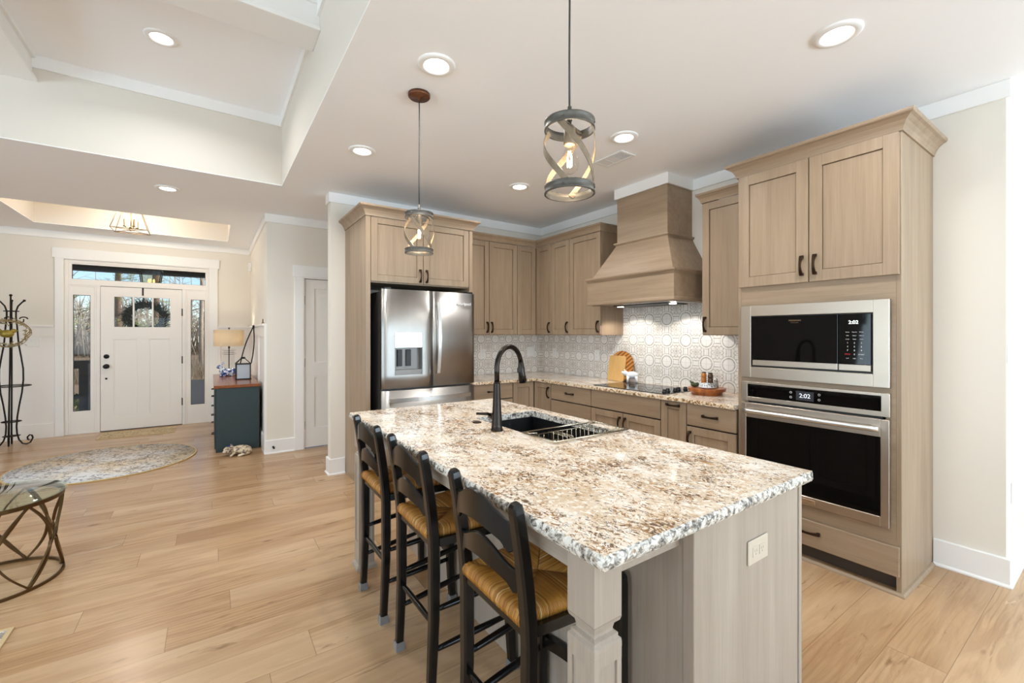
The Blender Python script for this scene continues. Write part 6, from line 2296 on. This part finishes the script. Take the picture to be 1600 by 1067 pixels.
for q in range(3):
    a = q * 2.1 + 0.4
    m = M(); m.lathe([(0.009, 0.0), (0.009, 0.09), (0.017, 0.115), (0.013, 0.145), (0, 0.165)], (px + 0.04 * cos(a), py + 0.04 * sin(a), z0 + 0.11), 12); m.make('bulb', 'porch_flame', pl)

rl = thing('porch_railing', 'dark grey porch railing with square balusters outside the left side light', 'railing', (-2.9, 10.75, -0.05))
m = M(); m.box((-4.4, 10.70, 0.84), (-1.80, 10.80, 0.90)); m.box((-4.4, 10.72, 0.76), (-1.9, 10.78, 0.84)); m.make('top_rail', 'rail_grey', rl)
m = M(); m.box((-4.4, 10.72, 0.22), (-1.9, 10.78, 0.30)); m.make('bottom_rail', 'rail_grey', rl)
m = M(); m.box((-1.93, 10.69, -0.05), (-1.81, 10.81, 0.84)); m.make('post', 'rail_grey', rl)
for k in range(9):
    x = -2.16 - 0.27 * k
    m = M(); m.box((x - 0.022, 10.73, 0.30), (x + 0.022, 10.77, 0.76)); m.make('baluster', 'rail_grey', rl)


def shrub(label, c, r, n, mat, seed, name='shrub'):
    rnd = random.Random(seed)
    m = M()
    c = Vector(c)
    m.tube([c, c + Vector((0.01, 0, r[2]))], 0.02, 6)
    for k in range(n):
        d = Vector((rnd.gauss(0, 1), rnd.gauss(0, 1), rnd.gauss(0, 1))).normalized()
        q = rnd.uniform(0.25, 1) ** 0.5
        p = c + Vector((d.x * r[0] * q, d.y * r[1] * q, r[2] + d.z * r[2] * q))
        t = Vector((rnd.gauss(0, 1), rnd.gauss(0, 1), rnd.gauss(0, 1))).normalized()
        s_ = t.cross(d).normalized() if t.cross(d).length > 0.01 else t.orthogonal()
        L_ = rnd.uniform(0.05, 0.11)
        m.poly([p, p + t * L_ * 0.5 + s_ * L_ * 0.25, p + t * L_, p + t * L_ * 0.5 - s_ * L_ * 0.25])
    return solo(name, m, mat, label, 'shrub', loc=c)


shrub('dark leafy shrub rising behind the porch railing', (-2.46, 11.15, -0.25), (0.30, 0.25, 0.62), 700, 'shrub_dark', 21)
shrub('low pale shrub just behind the porch railing post', (-1.98, 11.5, -0.25), (0.35, 0.25, 0.26), 500, 'pine_needles', 22)

m = M(); m.box((-40, 10.9, -0.45), (40, 75, -0.25)); struct('ground', m, 'leaf_litter')
m = M(); m.box((-1.75, 10.9, -0.25), (6, 19.0, -0.235)); struct('driveway', m, 'gravel')

# woods
def bare_tree(seed, h, r):
    rnd = random.Random(seed)
    m = M()

    def grow(p, d, L, r, depth):
        n = 4
        pts = [p]
        rs = [r]
        for i in range(n):
            d = (d + Vector((rnd.gauss(0, 0.10), rnd.gauss(0, 0.10), rnd.gauss(0.02, 0.06)))).normalized()
            p = p + d * L / n
            pts.append(p); rs.append(r * (1 - 0.5 * (i + 1) / n))
        m.tube(pts, rs, 5 if depth < 2 else 3)
        if depth >= 3:
            return
        k = 15 if depth == 0 else (4 if depth == 1 else 3)
        for _ in range(k):
            t = rnd.uniform(0.30 if depth == 0 else 0.25, 1.0)
            i = min(n - 1, int(t * n))
            q = pts[i].lerp(pts[i + 1], t * n - i)
            a = rnd.uniform(0, 2 * pi)
            sp = rnd.uniform(0.5, 1.1)
            nd_ = (d * cos(sp) + (Vector((cos(a), sin(a), 0.25)).normalized()) * sin(sp)).normalized()
            grow(q, nd_, L * (rnd.uniform(0.14, 0.24) if depth == 0 else rnd.uniform(0.4, 0.6)), rs[i] * rnd.uniform(0.35, 0.5), depth + 1)
    grow(Vector((0, 0, 0)), Vector((0, 0, 1)), h, r, 0)
    return m


protos = []
for k, (sd, h, r) in enumerate(((1, 9, 0.11), (2, 11, 0.13), (3, 7, 0.08))):
    t = solo('bare_tree', bare_tree(sd, h, r), 'tree_bark', 'bare grey winter tree in the woods seen through the entry door glass', 'tree', 'bare trees beyond the porch')
    protos.append(t)


def pine_tree(seed):
    rnd = random.Random(seed)
    o = thing('pine_tree', 'tall pine with yellow-green needles in the woods seen through the entry door glass', 'tree', (0, 0, 0), 'pines beyond the porch')
    m = M(); m.tube([(0, 0, 0), (0.05, 0.02, 4), (0.0, 0.05, 9), (0.1, 0, 13)], [0.17, 0.15, 0.11, 0.04], 8); m.make('trunk', 'pine_bark', o)
    m = M()
    for k in range(46):
        z = rnd.uniform(1.8, 12.5)
        a = rnd.uniform(0, 2 * pi)
        L_ = rnd.uniform(0.6, 2.2) * (1 - z / 18)
        e = Vector((cos(a) * L_, sin(a) * L_, z + rnd.uniform(-0.1, 0.5)))
        m.tube([(0, 0, z), e], [0.025, 0.008], 4)
        for j in range(34):
            p = Vector((0, 0, z)).lerp(e, rnd.uniform(0.45, 1.0)) + Vector((rnd.gauss(0, 0.14), rnd.gauss(0, 0.14), rnd.gauss(0.05, 0.12)))
            d = Vector((rnd.gauss(0, 1), rnd.gauss(0, 1), rnd.gauss(0.4, 1))).normalized()
            s_ = d.orthogonal().normalized()
            m.poly([p - s_ * 0.012, p + d * rnd.uniform(0.14, 0.26), p + s_ * 0.012])
    m.make('needles', 'pine_needles', o)
    return o


pine = pine_tree(5)
rnd = random.Random(77)
first = [True, True, True]
placed = [(-4.9, 23.5), (-2.4, 29.5), (-7.2, 29), (-4.6, 35)]
k = 0
for _ in range(4000):
    y = rnd.uniform(22.5, 37)
    x = y * rnd.uniform(-0.23, 0.03)
    if any((x - a) ** 2 + (y - b) ** 2 < 3.9 ** 2 for a, b in placed):
        continue
    placed.append((x, y))
    q = k % 3
    if first[q]:
        o = protos[q]; first[q] = False
    else:
        o = protos[q].copy(); COL.objects.link(o)
    o.location = (x, y, -0.27)
    o.rotation_euler = (0, 0, rnd.uniform(0, 6.28))
    s_ = rnd.uniform(0.8, 1.2)
    o.scale = (s_, s_, s_)
    k += 1
    if k >= 13:
        break
spots = [(-4.9, 23.5), (-2.4, 29.5), (-7.2, 29), (-4.6, 35)]
for k, (x, y) in enumerate(spots):
    if k == 0:
        pine.location = (x, y, -0.27)
    else:
        dup(pine, (x, y, -0.27), rotz=k * 1.3)
rnd = random.Random(9)
m = M()
for k in range(3200):
    y = rnd.uniform(19.3, 21.2)
    x = y * rnd.uniform(-0.34, 0.12)
    if y < 19.2 and x > -1.8:
        continue
    p = Vector((x, y, -0.26))
    d = Vector((rnd.gauss(0, 0.3), rnd.gauss(0, 0.3), 1)).normalized()
    m.poly([p, p + Vector((0.03, 0.0, 0)), p + d * rnd.uniform(0.25, 1.0)])
o = m.make('dry_brush', 'brush_dry'); tag(o, 'dry tan brush and grass at the edge of the woods', 'undergrowth'); o['kind'] = 'stuff'
m = M()
for k in range(620):
    y = rnd.uniform(41, 55)
    x = y * rnd.uniform(-0.5, 0.25)
    h = rnd.uniform(2.2, 5.0) if rnd.random() < 0.85 else rnd.uniform(6, 9)
    lean = Vector((rnd.gauss(0, 0.5), rnd.gauss(0, 0.5), h))
    p = Vector((x, y, -0.27))
    m.tube([p, p + lean * 0.5, p + lean], [rnd.uniform(0.05, 0.12), 0.05, 0.02], 4)
    for j in range(5):
        t = rnd.uniform(0.3, 0.95)
        q = p + lean * t
        m.tube([q, q + Vector((rnd.gauss(0, 1.0), rnd.gauss(0, 0.6), rnd.uniform(0.3, 1.4)))], [0.03, 0.01], 3)
o = m.make('distant_treeline', 'tree_bark'); tag(o, 'dense mass of distant bare woods behind the nearer trees', 'woods'); o['kind'] = 'stuff'
